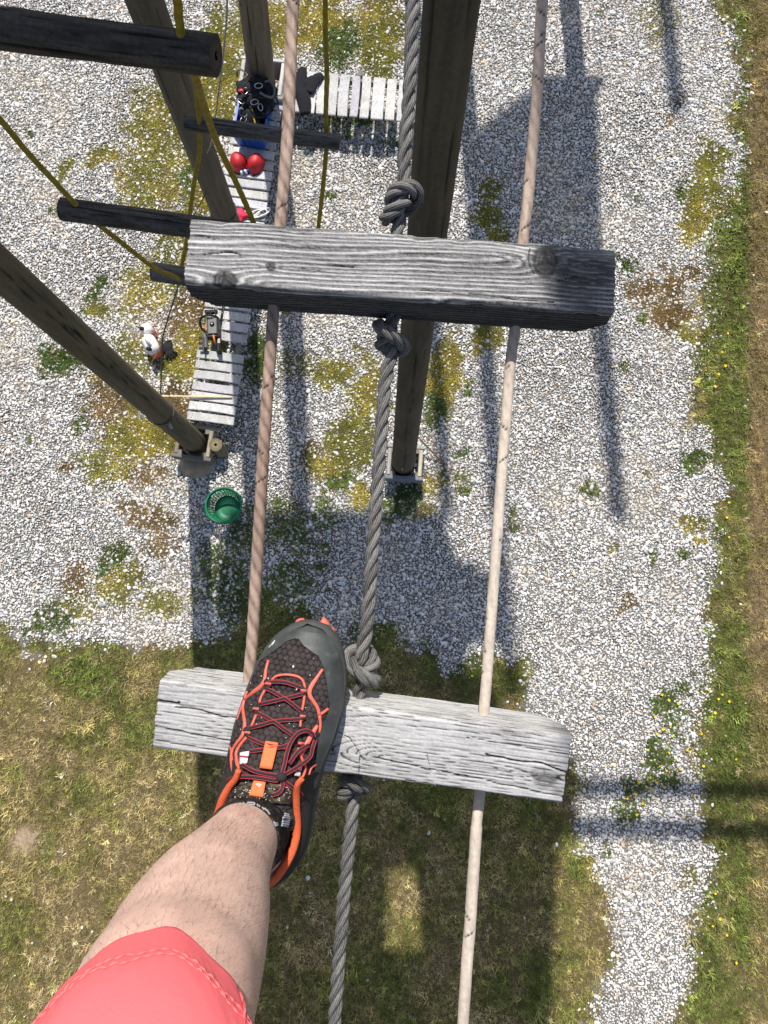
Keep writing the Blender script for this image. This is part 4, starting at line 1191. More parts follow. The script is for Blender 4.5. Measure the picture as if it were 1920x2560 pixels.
    Y = sec[:, 0][None] + nrm[:, 0][None] * off; Z = sec[:, 1][None] + nrm[:, 1][None] * off
    V = ctr + X[..., None] * e1 + Y[..., None] * e2 + Z[..., None] * e3
    V = V.reshape(-1, 3); C = col.reshape(-1, 3); F = grid_faces(na, ns).tolist()
    VV = [V]; CC = [C]; nV = len(V); rr = np.random.default_rng(seed)
    for end, b0 in ((0, 0), (1, (na - 1) * ns)):
        ringp = V[b0:b0 + ns]; cen = ringp.mean(0); prev = np.arange(b0, b0 + ns)
        for f in (.97, .8, .6, .4, .2, .05):
            vv = cen + (ringp - cen) * f + e1 * rr.normal(0, .0008, (ns, 1)); VV.append(vv)
            CC.append(np.tile((.10, .098, .095), (ns, 1)) * rr.uniform(.5, 1.4, (ns, 1)))
            cur = np.arange(nV, nV + ns); nV += ns
            j = np.arange(ns); j2 = (j + 1) % ns
            F += (np.stack([prev[j], cur[j], cur[j2], prev[j2]], 1) if end else np.stack([prev[j2], cur[j2], cur[j], prev[j]], 1)).tolist()
            prev = cur
        F.append(list(prev) if end else list(prev[::-1]))
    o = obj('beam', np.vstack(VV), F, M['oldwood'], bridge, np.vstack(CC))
    o['label'] = label
    return ctr, e1, e2, e3, L

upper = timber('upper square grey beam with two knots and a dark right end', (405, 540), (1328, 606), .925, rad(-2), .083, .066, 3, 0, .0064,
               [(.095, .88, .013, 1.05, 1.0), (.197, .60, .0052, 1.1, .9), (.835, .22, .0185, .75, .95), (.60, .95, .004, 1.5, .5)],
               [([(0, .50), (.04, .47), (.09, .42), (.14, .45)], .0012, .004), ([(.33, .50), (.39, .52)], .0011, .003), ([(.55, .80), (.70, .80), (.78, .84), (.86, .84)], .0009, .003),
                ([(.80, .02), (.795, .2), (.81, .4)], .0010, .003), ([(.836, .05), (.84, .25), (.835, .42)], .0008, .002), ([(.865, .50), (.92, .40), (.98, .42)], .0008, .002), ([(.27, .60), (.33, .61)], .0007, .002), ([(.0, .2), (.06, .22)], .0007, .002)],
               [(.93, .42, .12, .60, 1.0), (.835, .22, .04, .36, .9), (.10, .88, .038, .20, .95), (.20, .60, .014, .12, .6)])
lower = timber('lower square pale beam with the shoe standing on it', (337, 1543), (1224, 1665), .955, rad(13), .088, .072, 8, 1, .0046,
               [(.415, .62, .020, 1.05, .16), (.95, .55, .008, 2.2, .5)],
               [([(0, .24), (.05, .25), (.052, .23)], .0016, .005), ([(.045, .30), (.10, .29), (.15, .33), (.20, .34), (.28, .30)], .0011, .004), ([(0, .62), (.12, .66), (.30, .70), (.44, .66)], .0010, .003),
                ([(.80, .36), (.88, .40), (.93, .38), (1, .46)], .0013, .005), ([(.43, .30), (.47, .40), (.50, .60), (.505, .95)], .0007, .002), ([(.52, .62), (.60, .66), (.72, .70), (.88, .78), (1, .82)], .0008, .003),
                ([(0, .82), (.2, .85)], .0008, .002), ([(.66, .45), (.67, .62)], .0006, .001), ([(.60, .90), (.8, .94), (1, .95)], .0008, .003), ([(.75, .15), (1, .20)], .0007, .002)],
               [(.955, .62, .035, .16, .75), (.985, .76, .02, .10, .7), (.20, .55, .03, .06, .3), (.40, .66, .03, .12, .3)])

# three strand rope with overhand knots
CORE = np.array([[-0.29, 0.11, -1.97], [-0.23, 0.1, -1.56], [-0.18, 0.1, -1.15], [-0.16, 0.06, -0.75], [-0.29, -0.04, -0.38], [-0.46, -0.26, -0.08], [-0.46, -0.56, 0.18], [-0.26, -0.8, 0.44], [0.05, -0.91, 0.67], [0.42, -0.87, 0.83], [0.77, -0.67, 0.92], [1.02, -0.35, 0.91], [1.13, 0.03, 0.81], [1.07, 0.39, 0.65], [0.87, 0.68, 0.45], [0.56, 0.85, 0.26], [0.19, 0.89, 0.08], [-0.19, 0.89, -0.08], [-0.56, 0.85, -0.26], [-0.87, 0.68, -0.45], [-1.07, 0.39, -0.65], [-1.13, 0.03, -0.81], [-1.02, -0.35, -0.91], [-0.77, -0.67, -0.92], [-0.42, -0.87, -0.83], [-0.05, -0.91, -0.67], [0.26, -0.8, -0.44], [0.46, -0.56, -0.18], [0.46, -0.26, 0.08], [0.29, -0.04, 0.38], [0.16, 0.06, 0.75], [0.18, 0.1, 1.15], [0.23, 0.1, 1.56], [0.29, 0.11, 1.97]])
def zline(y):       # depth of the bridge line along the picture
    return np.interp(y, [-1200, 0, 440, 600, 690, 740, 900, 1435, 1590, 1660, 1710, 1800, 2212, 3600], [.80, .945, .955, .962, .975, .990, .984, .988, .993, 1.008, 1.016, 1.012, 1.02, 1.15])
def zone(pts):
    return np.vstack([at_depth([p], [zline(p[1])])[0] for p in pts])
def knotted_rope(parent, segs, R, name, label):
    path = []
    for k in segs:
        if k[0] == 'p': path.append(zone([k[1]])[0])
        else:
            _, q0, q1, roll, sc = k
            a, b = zone([q0, q1]); T = unit(b - a); c = (a + b) / 2
            n1_ = unit(np.cross(T, EZ)); n2_ = np.cross(T, n1_)
            u_ = n1_ * math.cos(roll) + n2_ * math.sin(roll); v_ = np.cross(T, u_)
            for p in CORE[2:-2]: path.append(c + (u_ * p[0] + v_ * p[1] + T * p[2]) * 2 * R * sc)
    C = resample(catmull(np.array(path), 8), .0022)
    T, Nn, B = frames(C)
    s = np.arange(len(C)) * .0022
    rs = .464 * R * 1.04; ro = .536 * R
    pitch = R * 7.4
    ns = 30; th = np.linspace(0, 2 * math.pi, ns, endpoint=False)
    mb = MB()
    for k in range(3):
        ph = s / pitch * 2 * math.pi + k * 2.0944 + .25 * vn(s * 9, s * 0 + k, None, 77)
        Cs = C + (np.cos(ph)[:, None] * Nn + np.sin(ph)[:, None] * B) * ro
        Ts, Ns, Bs = frames(Cs)
        TH, SS = np.meshgrid(th, s)
        tw = 9 * TH + SS / (R * .62)
        yarn = np.abs(np.cos(tw * .5)) ** .7
        fz = vn(TH * 14 / 6.283 * 3, SS * 600, None, 90 + k)
        rr = rs * (.86 + .16 * yarn + .045 * fz + .03 * vn(SS * 40, TH * 0 + k, None, 99))
        V = Cs[:, None] + (np.cos(th)[None, :, None] * Ns[:, None] + np.sin(th)[None, :, None] * Bs[:, None]) * rr[..., None]
        wear = fbm(SS * 12, TH * .6, None, 95 + k, 3)
        lv = .035 + .19 * yarn ** 2.0 + .06 * fz + .10 * wear
        col = np.clip(lv, .02, .6)[..., None] * np.array([1.0, .965, .91])
        mb.add(V.reshape(-1, 3), grid_faces(len(C), ns), col.reshape(-1, 3))
    rf = np.random.default_rng(8); allv = np.vstack(mb.V); fv = []; ff = []
    for i in rf.integers(0, len(allv), 1500):
        p = allv[i]; d = unit(rf.normal(0, 1, 3)); c_ = unit(rf.normal(0, 1, 3)); L_ = rf.uniform(.002, .006); sd_ = np.cross(d, c_) * .00012; k_ = len(fv)
        p1 = p + d * L_ * .6; p2 = p1 + unit(d + c_) * L_ * .5
        fv += [p - sd_, p + sd_, p1 + sd_, p1 - sd_, p2]; ff += [[k_, k_ + 1, k_ + 2, k_ + 3], [k_ + 3, k_ + 2, k_ + 4]]
    mb.add(np.array(fv), ff, (.30, .285, .26))
    o = obj(name, np.vstack(mb.V), mb.F, M['rope'], parent, np.vstack(mb.C))
    o['label'] = label
    return o
knotted_rope(bridge, [('p', (960, -900)), ('p', (915, -300)), ('p', (893, 0)), ('p', (886, 180)), ('p', (874, 350)), ('k', (869, 388), (864, 496), .6, .98), ('p', (858, 525)), ('p', (856, 600)), ('p', (851, 675)),
                      ('k', (850, 684), (838, 780), 2.4, .92), ('p', (832, 830)), ('p', (822, 960)), ('p', (806, 1170)), ('p', (794, 1340)), ('k', (790, 1388), (777, 1490), 3.9, .98), ('p', (775, 1512)), ('p', (772, 1590)),
                      ('p', (769, 1660)), ('k', (768, 1656), (760, 1744), 1.5, .90), ('p', (757, 1790)), ('p', (745, 1910)), ('p', (733, 2060)), ('p', (722, 2212)), ('p', (700, 2500)), ('p', (660, 3200))], .0090,
             'knotted_rope', 'thick grey three strand rope with a knot on each side of both beams')

def cord(parent, pts, r, seed, base, label, step=None, rope_like=1.0, cream=0.0):
    C = resample(catmull(zone(pts), 10), .003)
    T, Nn, B = frames(C); s = np.arange(len(C)) * .003
    ns = 28; th = np.linspace(0, 2 * math.pi, ns, endpoint=False)
    TH, SS = np.meshgrid(th, s)
    sp = (TH + SS / .030) / 6.283 * 4                        # spiral fibres of the sheath
    fib = vn(sp * 2, SS * 9, None, seed) * .6 + vn(sp * 7, SS * 40, None, seed + 1) * .4
    stripe = np.abs(np.sin((TH + SS / .011) * 1.5)) ** .5
    qy = to_q(C)[:, 1]
    cr = np.zeros_like(TH); rr_ = np.random.default_rng(seed)
    for i in range(int(s[-1] / .055)):
        s0 = rr_.uniform(0, s[-1]); t0 = rr_.uniform(0, 6.28); wd = rr_.uniform(.5, 1.5)
        dth = (TH - t0 + math.pi) % (2 * math.pi) - math.pi
        d = np.abs(SS - s0 - dth * .005 * rr_.choice([-1, 1]))
        cr = np.maximum(cr, smooth(.0018, .0007, d) * smooth(wd, wd * .6, np.abs(dth)))
    lump = fbm(SS * 18, np.cos(TH), np.sin(TH), seed + 3, 3)
    rad_ = r * (1 + .04 * lump + .03 * fib - .16 * cr + .05 * (stripe - .6) * rope_like)
    if step is not None: rad_ = rad_ * np.where(qy > step, 1.0, .90)[:, None]
    V = C[:, None] + (np.cos(th)[None, :, None] * Nn[:, None] + np.sin(th)[None, :, None] * B[:, None]) * rad_[..., None]
    tone = np.clip(.5 + fbm(SS * 3.0, np.cos(TH) * .4, np.sin(TH) * .4, seed + 5, 3), 0, 1)[..., None]
    b0, b1 = np.array(base[0]), np.array(base[1])
    col = (b0 * (1 - tone) + b1 * tone) * (1 + .34 * fib + .95 * rope_like * (stripe - .75))[..., None]
    pale = (smooth(600, 1100, qy)[:, None, None] * cream + np.zeros((1, ns, 1))) 
    col = col * (1 - pale) + np.array([.60, .53, .44]) * (1 + .16 * fib)[..., None] * pale
    col = col * (1 - cr[..., None]) + .012 * cr[..., None]
    F = grid_faces(len(C), ns)
    o = obj('side_cord', V.reshape(-1, 3), F, M['cable'], parent, np.clip(col, .008, .8).reshape(-1, 3))
    o['label'] = label
cord(bridge, [(700, -900), (655, -300), (634, 0), (627, 150), (621, 300), (607, 470), (600, 560), (590, 680), (583, 780), (570, 960), (559, 1150), (545, 1380), (539, 1450), (533, 1560), (500, 2100), (440, 3000)], .0076, 61,
     [(.235, .155, .115), (.36, .27, .22)], 'left brownish round side cord with cracked skin')
cord(bridge, [(1260, -900), (1200, -300), (1172, 0), (1160, 200), (1143, 400), (1130, 520), (1120, 620), (1112, 715), (1101, 800), (1083, 1030), (1065, 1280), (1050, 1480), (1045, 1540), (1040, 1640), (1036, 1720), (1029, 1790), (1015, 2000), (1000, 2212), (960, 2900)], .0078, 71,
     [(.40, .30, .235), (.50, .42, .35)], 'right pale round side cord, thicker below the lower beam', step=1785, rope_like=.45, cream=.8)

# ------------------------------------------------------------------ the climber: one leg in coral shorts, sock and trail shoe
M['skin'] = None
def skin_mat():
    m, nt, b = mat_base('skin')
    a = N(nt, 'ShaderNodeAttribute', attribute_name='Col')
    c, no = vary(nt, a.outputs['Color'], .10, 55, 5)
    nt.links.new(c, b.inputs['Base Color'])
    b.inputs['Roughness'].default_value = .55
    b.inputs['Subsurface Weight'].default_value = .12
    b.inputs['Subsurface Radius'].default_value = (.006, .002, .001)
    b.inputs['Specular IOR Level'].default_value = .35
    no2 = N(nt, 'ShaderNodeTexNoise'); no2.inputs['Scale'].default_value = 420; no2.inputs['Detail'].default_value = 3
    tc = N(nt, 'ShaderNodeTexCoord'); nt.links.new(tc.outputs['Object'], no2.inputs['Vector'])
    bump(nt, b, no2.outputs['Fac'], .25, .0006)
    return m
M['skin'] = skin_mat()
M['hair'] = cmat('leg_hair', (.16, .085, .045), .5, .3, 200)
M['shorts'] = vmat('coral_cotton', .9, .07, 900, .35, .0004, .15)
M['upper'] = vmat('shoe_fabric', .85, .30, 700, .5, .0006, .2)
M['toe'] = vmat('toe_rubber', .5, .14, 260, .2, .0004, .4)
M['sole'] = cmat('shoe_sole_rubber', (.055, .058, .056), .75, .25, 120, .2, .0008)
M['overlay'] = cmat('orange_overlay', (.68, .125, .085), .5, .12, 200)
M['webbing'] = cmat('orange_webbing', (.74, .17, .055), .75, .12, 500, .4, .0004)
M['collar'] = cmat('orange_collar_knit', (.70, .12, .04), .85, .30, 600, .6, .0008)
M['lining'] = cmat('orange_lining', (.42, .055, .03), .85, .15, 200, .2, .0005)
M['lace'] = cmat('black_lace', (.022, .020, .021), .85, .45, 500, .5, .0006)
M['laceedge'] = cmat('red_lace_edge', (.40, .028, .045), .75, .2, 300)
M['sock'] = vmat('black_sock_knit', .95, .35, 700, .7, .0012, .1)
M['silver'] = cmat('silver_tag', (.62, .61, .60), .5, .1, 200)

Z0 = lower[0][2] + .5 * .072 + .006         # top of the lower beam
person = tag(empty('person', at_depth([(531, 1795)], [.80])[0]), 'bare hairy leg in coral shorts, stepping on the lower beam in a dark trail shoe', 'person')
# photo print positions: two enlarged prints of the shoe
zA = lambda p: ((540 + p[0] / 4.88) / S, (1520 + p[1] / 4.88) / S)
zB = lambda p: ((520 + p[0] / 4.88) / S, (1820 + p[1] / 4.88) / S)

outL = [(660, 1343), (630, 1355), (600, 1375), (575, 1403), (556, 1435), (530, 1500), (506, 1570), (491, 1640), (479, 1700), (467, 1775), (462, 1820), (478, 1868), (520, 1905), (556, 1915)]
outR = [(672, 1339), (700, 1350), (722, 1373), (735, 1402), (742, 1440), (743, 1480), (737, 1540), (719, 1600), (697, 1650), (680, 1720), (668, 1790), (658, 1835), (640, 1868), (600, 1903), (560, 1915)]
wL = at_z(outL, np.full(len(outL), Z0 + .03))[:, :2]; wR = at_z(outR, np.full(len(outR), Z0 + .03))[:, :2]
heel = (wL[-1] + wR[-1]) / 2; toe = (wL[0] + wR[0]) / 2
vax = unit(toe - heel); uax = np.array([vax[1], -vax[0]]); SL = np.linalg.norm(toe - heel)
def loc2(P): d = P - heel; return np.c_[d @ uax, d @ vax]
lL, lR = loc2(wL), loc2(wR)
vg = np.linspace(0, SL, 200)
def edge_fn(l):
    i = np.argsort(l[:, 1]); 
    return lambda v: np.interp(v, l[i, 1], l[i, 0])
eL, eR = edge_fn(np.vstack([[0, SL * 1.001], lL[1:-1], [0, -.001]])), edge_fn(np.vstack([[.0, SL * 1.001], lR[1:-1], [0, -.001]]))
# round the two outlines a little
def sm(f):
    y = f(vg); k = np.hanning(9); k /= k.sum(); yp = np.r_[np.full(4, y[0]), y, np.full(4, y[-1])]; y2 = np.convolve(yp, k, 'valid')
    blend = smooth(0, .02, vg) * smooth(SL, SL - .02, vg)
    y2 = y * (1 - blend) + y2 * blend
    return lambda v: np.interp(v, vg, y2)
eL, eR = sm(eL), sm(eR)
ZS = .028
hv = lambda s: np.interp(s, [0, .2, .30, .38, .46, .55, .65, .75, .84, .91, .96, .985, 1.0], [.085, .098, .112, .110, .100, .087, .075, .067, .061, .054, .046, .038, .029])
def Hs(u, v):
    l, r = eL(v), eR(v)
    t = np.clip((2 * u - l - r) / np.maximum(r - l, 1e-5), -1, 1)
    return ZS + (hv(v / SL) - ZS) * (1 - np.abs(t) ** 2.5) ** .55
def w3(u, v, z):
    u, v, z = np.broadcast_arrays(u, v, z)
    xy = heel + u[..., None] * uax + v[..., None] * vax
    return np.concatenate([xy, (Z0 + z)[..., None]], -1)
def on_shoe(qs, lift=.0):
    qs = np.atleast_2d(qs); z = np.full(len(qs), .07)
    for _ in range(25):
        P = at_z(qs, Z0 + z); l = loc2(P[:, :2])
        zn = Hs(l[:, 0], np.clip(l[:, 1], .0, SL))
        z = .5 * z + .5 * zn
    P = at_z(qs, Z0 + z); l = loc2(P[:, :2]); v = np.clip(l[:, 1], 0, SL)
    a, b = eL(v), eR(v); m = (a + b) / 2; h = (b - a) / 2 * .965
    u = m + np.clip(l[:, 0] - m, -h, h)
    return w3(u, v, Hs(u, v) + lift)

shoe = empty('shoe', w3(np.array([0.]), np.array([SL / 2]), np.array([0.]))[0])
shoe.parent = person
shoe.location = Vector(shoe.location) - person.location
shoe['label'] = 'dark trail running shoe with orange overlays and grey toe cap'

# upper
nu, nv = 110, 210
t = np.linspace(-1, 1, nu); t = np.sin(t * math.pi / 2)
v = np.linspace(SL * .27, SL * .998, nv)
TT, VV_ = np.meshgrid(t, v)
l_, r_ = eL(VV_), eR(VV_)
UU = (l_ + r_) / 2 + TT * (r_ - l_) / 2
ZZ = Hs(UU, VV_)
P3 = w3(UU, VV_, ZZ)
qq = to_q(P3.reshape(-1, 3))
hexa = lambda P: 1
# mesh cells: honeycomb relief on the fabric
def honey(u, v, a):
    x = u / a; y = v / (a * .866)
    r0 = np.floor(y); best = np.full(x.shape, 9.); 
    for dr in (-1, 0, 1):
        rr = r0 + dr; off = (np.mod(rr, 2)) * .5
        for dc in (-1, 0, 1):
            cx = np.floor(x - off) + dc + .5 + off
            d = np.sqrt((x - cx) ** 2 + ((y - rr - .5) * .866) ** 2); best = np.minimum(best, d)
    return best
hc = honey(UU, VV_, .0074)
dis = -.0015 * smooth(.36, .54, hc) + .0004 * fbm(UU * 300, VV_ * 300, None, 3, 2)
P3 = P3 + np.array([0, 0, 1.0]) * dis[..., None]
colr = np.array([.046, .037, .037]) * (1 + .4 * fbm(UU * 120, VV_ * 120, None, 5, 3) - .78 * smooth(.36, .52, hc))[..., None]
dust = smooth(.45, .8, fbm(UU * 260, VV_ * 260, None, 9, 3))[..., None]
colr = colr * (1 - .25 * dust) + np.array([.20, .16, .10]) * .25 * dust
obj('fabric_upper', P3.reshape(-1, 3), grid_faces(nv, nu, False), M['upper'], shoe, np.clip(colr, .004, 1).reshape(-1, 3))

# toe cap and right hand mudguard: rubber shell laid over the fabric
meshpoly = [zA(p) for p in [(60, 2400), (100, 1800), (130, 1500), (185, 1300), (245, 1090), (300, 900), (345, 800), (400, 735), (610, 595), (780, 470), (880, 395), (950, 375), (1010, 380), (1065, 455), (1150, 520), (1250, 590), (1305, 700), (1345, 900), (1385, 1180), (1370, 1260), (1310, 1420), (1262, 1530), (1235, 1700), (1200, 2000), (1180, 2400)]]
cap_nu, cap_nv = 150, 260
t = np.sin(np.linspace(-1, 1, cap_nu) * math.pi / 2); v = np.linspace(SL * .40, SL * 1.0, cap_nv)
TT, VV_ = np.meshgrid(t, v)
l_, r_ = eL(VV_) - .0008, eR(VV_) + .0008
UU = (l_ + r_) / 2 + TT * (r_ - l_) / 2
cu = (eL(VV_) + eR(VV_)) / 2
ZZ = Hs(cu + (UU - cu) * .998, VV_) + .0016
PC = w3(UU, VV_, ZZ).reshape(-1, 3)
ins = in_poly(to_q(PC), meshpoly)
ins |= (VV_.ravel() < SL * .66) & (TT.ravel() < 0)
gf = grid_faces(cap_nv, cap_nu, False)
gf = gf[(~ins)[gf].sum(1) >= 3]
used = np.unique(gf); remap = -np.ones(len(PC), int); remap[used] = np.arange(len(used))
uu, vv = UU.ravel()[used], VV_.ravel()[used]
scf = fbm(uu * 90, vv * 60, None, 12, 4)
cc_ = np.array([.052, .058, .057]) * (1 + .55 * scf)[:, None]
dd_ = smooth(.35, .8, fbm(uu * 160 + 7, vv * 90, None, 17, 4))[:, None] * .35
cc_ = cc_ * (1 - dd_) + np.array([.20, .19, .14]) * dd_
obj('toe_cap', PC[used], remap[gf], M['toe'], shoe, np.clip(cc_, .01, 1))

# sole with lugs
ang_v = np.concatenate([np.linspace(0, SL, 90), np.linspace(SL, 0, 90)[1:-1]])
side_ = np.r_[np.ones(90), -np.ones(88)]
def outline(z, grow):
    u = np.where(side_ > 0, eR(ang_v) + grow, eL(ang_v) - grow)
    vv = ang_v + grow * (2 * ang_v / SL - 1)
    lift = .012 * smooth(.80, 1.0, ang_v / SL) * 1.0
    return w3(u, vv, np.full(len(u), z) + lift)
rings = [outline(.004, -.010), outline(.004, -.001), outline(.010, .0022), outline(.018, .0030), outline(.025, .0022), outline(.030, .0006), outline(.031, -.003)]
n = len(ang_v)
V = np.vstack(rings); F = grid_faces(len(rings), n).tolist() + [list(range(n))[::-1]]
so = obj('sole', V, F, M['sole'], shoe)
lg = [(0.972, -1), (.985, 1), (.950, 1), (.915, 1), (.86, 1), (.79, 1)]
for (s_, sd) in lg:
    vv = SL * s_; u_ = (eR(vv) if sd > 0 else eL(vv))
    p = w3(np.array([u_ * (1.0)]), np.array([vv + .004]), np.array([.014 + .012 * float(smooth(.8, 1, s_))]))[0]
    V, F = icos(p - .0050 * np.r_[uax * sd, 0] - .0035 * np.r_[vax, 0], .0072, 2, (1.0, 1.5, .5), .5, int(s_ * 1000)); o = obj('lug', V, F, M['overlay'], so)

# overlays: thin strips drawn on the upper
def strip(qs, w, h, mat, name, lift=.0009, dense=.0025, fl=.35):
    P = resample(catmull(on_shoe(qs, lift), 6), dense)
    V, F = sweep(P, 1.0, 8, cap=True)
    T = np.gradient(P, axis=0); T /= np.linalg.norm(T, axis=1)[:, None]
    sd = np.cross(T, EZ); sd /= np.linalg.norm(sd, axis=1)[:, None] + 1e-9
    up = np.cross(sd, T)
    th = np.linspace(0, 2 * math.pi, 8, endpoint=False)
    wv = np.broadcast_to(np.asarray(w), (len(P),)) if np.ndim(w) == 0 else np.interp(np.linspace(0, 1, len(P)), np.linspace(0, 1, len(w)), w)
    V = P[:, None] + sd[:, None] * (np.cos(th)[None, :, None] * wv[:, None, None] / 2) + up[:, None] * (np.sin(th)[None, :, None] * h / 2)
    F = grid_faces(len(P), 8).tolist() + [list(range(8))[::-1], list(range((len(P) - 1) * 8, len(P) * 8))]
    return obj(name, V.reshape(-1, 3), F, mat, shoe)
A = lambda *ps: [zA(p) for p in ps]
Bz = lambda *ps: [zB(p) for p in ps]
OV = M['overlay']
strip(A((640, 635), (608, 760), (592, 880), (540, 960), (440, 1040), (350, 1120)), [.0028, .0034, .0046, .0052, .0040, .0046], .0016, OV, 'overlay_strip')
strip(A((350, 1120), (330, 1210), (340, 1320), (352, 1420), (325, 1550), (250, 1650), (200, 1740), (180, 1860)), [.0046, .0038, .0036, .0044, .0042, .0034, .0030, .0026], .0016, OV, 'overlay_strip')
strip(A((310, 985), (328, 1060), (350, 1120)), .0032, .0015, OV, 'overlay_strip')
strip(A((350, 1120), (290, 1185), (240, 1260), (208, 1330)), [.0036, .0028, .0026, .0020], .0015, OV, 'overlay_strip')
strip(A((1302, 745), (1225, 860), (1155, 970), (1142, 1060), (1190, 1140), (1240, 1220), (1262, 1310)), [.0034, .0038, .0054, .0056, .0044, .0040, .0042], .0016, OV, 'overlay_strip')
strip(A((1262, 1310), (1275, 1420), (1262, 1520)), [.0040, .0032, .0026], .0016, OV, 'overlay_strip')
strip(A((1372, 1225), (1315, 1270), (1262, 1305)), .0034, .0016, OV, 'overlay_strip')
strip(A((1240, 1430), (1160, 1560), (1085, 1700), (1040, 1800)), [.004, .0060, .0060, .0040], .0018, OV, 'overlay_strip')
strip(A((150, 1640), (185, 1730), (182, 1860), (200, 1990)), .0024, .0014, OV, 'overlay_strip')
strip(Bz((245, 180), (285, 300), (300, 420), (300, 540)), .0022, .0014, OV, 'overlay_strip')
strip(Bz((1330, 440), (1260, 490), (1225, 600), (1160, 710)), .0022, .0014, OV, 'overlay_strip')
# eyestay cord
for pl in (A((682, 880), (740, 830), (860, 813), (980, 830), (1050, 870), (1080, 940), (1082, 1060), (1062, 1200), (1042, 1290), (1030, 1450)), A((600, 1000), (550, 1090), (532, 1165)), A((492, 1300), (452, 1400), (430, 1445)),
           A((385, 1570), (320, 1640), (255, 1750), (250, 1860), (275, 2000)), Bz((470, 110), (390, 210), (345, 300), (365, 420), (380, 520)), Bz((1100, 240), (1150, 380), (1190, 470), (1170, 570), (1100, 670))):
    strip(pl, .0032, .0032, OV, 'eyestay_cord', .0015)
# laces: black ribbon with red edges
def lace(qs, lift=.0030, w=.0038):
    P0 = on_shoe(qs, lift)
    n = len(P0)
    P0[:, 2] += .0022 * np.sin(np.linspace(0, math.pi, n))
    P = resample(catmull(P0, 8), .002)
    T = np.gradient(P, axis=0); T /= np.linalg.norm(T, axis=1)[:, None]
    sd = np.cross(T, EZ); sd /= np.linalg.norm(sd, axis=1)[:, None] + 1e-9
    V, F = sweep(P, w / 2, 8, sx=.45, sy=1.0); o = obj('lace', V, F, M['lace'], shoe)
    # flatten properly: rebuild with side vector
    th = np.linspace(0, 2 * math.pi, 8, endpoint=False)
    V = P[:, None] + sd[:, None] * (np.cos(th)[None, :, None] * w / 2) + EZ * (np.sin(th)[None, :, None] * w * .24)
    rib = (1 + .12 * (np.arange(len(P)) % 2))[:, None, None]
    k = len(P) * 8
    me = o.data; co = np.array([vv.co[:] for vv in me.vertices]); off = np.vstack(V).reshape(-1, 3)
    ctr = P.mean(0)
    base = np.array(shoe.location) + np.array(person.location)
    allV = np.vstack([off, P[0], P[-1]]) - (np.array(o.location) + base)
    me.vertices.foreach_set('co', allV.ravel()); me.update()
    for s_ in (-1, 1):
        V, F = sweep(P + sd * (s_ * w * .47) + EZ * .0003, .00052, 5); obj('red_edge', V, F, M['laceedge'], o)
    return o
def obj_base(o): pass
for pl in (A((625, 925), (700, 895), (860, 905), (1060, 975)), A((610, 975), (740, 1035), (900, 1135), (1050, 1262)), A((1090, 1040), (880, 1090), (690, 1135), (530, 1172)), A((480, 1255), (700, 1370), (830, 1465), (945, 1550)),
           A((1070, 1350), (740, 1372), (540, 1425), (415, 1460)), A((385, 1570), (600, 1655), (760, 1685), (900, 1695)), A((400, 1745), (620, 1712), (790, 1690), (930, 1650))):
    lace(pl)
for pl in (Bz((430, 430), (560, 495), (700, 535), (880, 570)), Bz((250, 640), (320, 595), (440, 572), (600, 580), (720, 598), (850, 618), (900, 575)), Bz((905, 575), (945, 430), (985, 260), (1040, 130), (1120, 40), (1220, 15), (1290, 60), (1300, 110)),
           Bz((910, 590), (925, 680), (890, 755), (800, 800)), Bz((935, 625), (1050, 705), (1130, 765), (1160, 820)), Bz((930, 560), (1090, 465), (1250, 340), (1285, 230), (1315, 130)), Bz((1000, 420), (1120, 260), (1240, 190))):
    lace(pl, .0075)
V, F = icos(on_shoe([zB((905, 580))], .009)[0], .0055, 2, (1.2, 1, .9), .3, 2); obj('lace_knot', V, F, M['lace'], shoe)
# lace loops
for p in ((640, 915), (1070, 1000), (490, 1220), (1060, 1310), (385, 1510), (1040, 1640)):
    q0 = np.array(zA(p)); strip([tuple(q0 + (-6, -7)), tuple(q0), tuple(q0 + (3, 9))], .006, .0032, M['lace'], 'lace_loop', .0028)
    strip([tuple(q0 + (-6, 0)), tuple(q0 + (7, 1))], .003, .0018, OV, 'loop_thread', .0045)
# orange webbing tab, silver tags
def patch(quad, mat, name, lift, th=.0012, nn=8):
    q_ = np.array(quad, float); g = np.linspace(0, 1, nn)
    Q = np.array([(q_[0] * (1 - a) + q_[1] * a) * (1 - b) + (q_[3] * (1 - a) + q_[2] * a) * b for b in g for a in g])
    P = on_shoe(Q, lift)
    k = len(P); V = np.vstack([P, P - EZ * th]); F = grid_faces(nn, nn, False).tolist(); F2 = [[x + k for x in f[::-1]] for f in F]
    bd = [i for i in range(nn)] + [nn * i + nn - 1 for i in range(1, nn)] + [nn * nn - 1 - i for i in range(1, nn)] + [nn * (nn - 1 - i) for i in range(1, nn - 1)]
    F3 = [[bd[i], bd[i] + k, bd[(i + 1) % len(bd)] + k, bd[(i + 1) % len(bd)]] for i in range(len(bd))]
    return obj(name, V, F + F2 + F3, mat, shoe)
tb = patch(Bz((712, 145), (866, 168), (790, 492), (638, 472)), M['webbing'], 'pull_tab', .0065)
tb2 = patch(Bz((572, 615), (716, 635), (680, 832), (508, 806)), M['webbing'], 'pull_tab', .006)
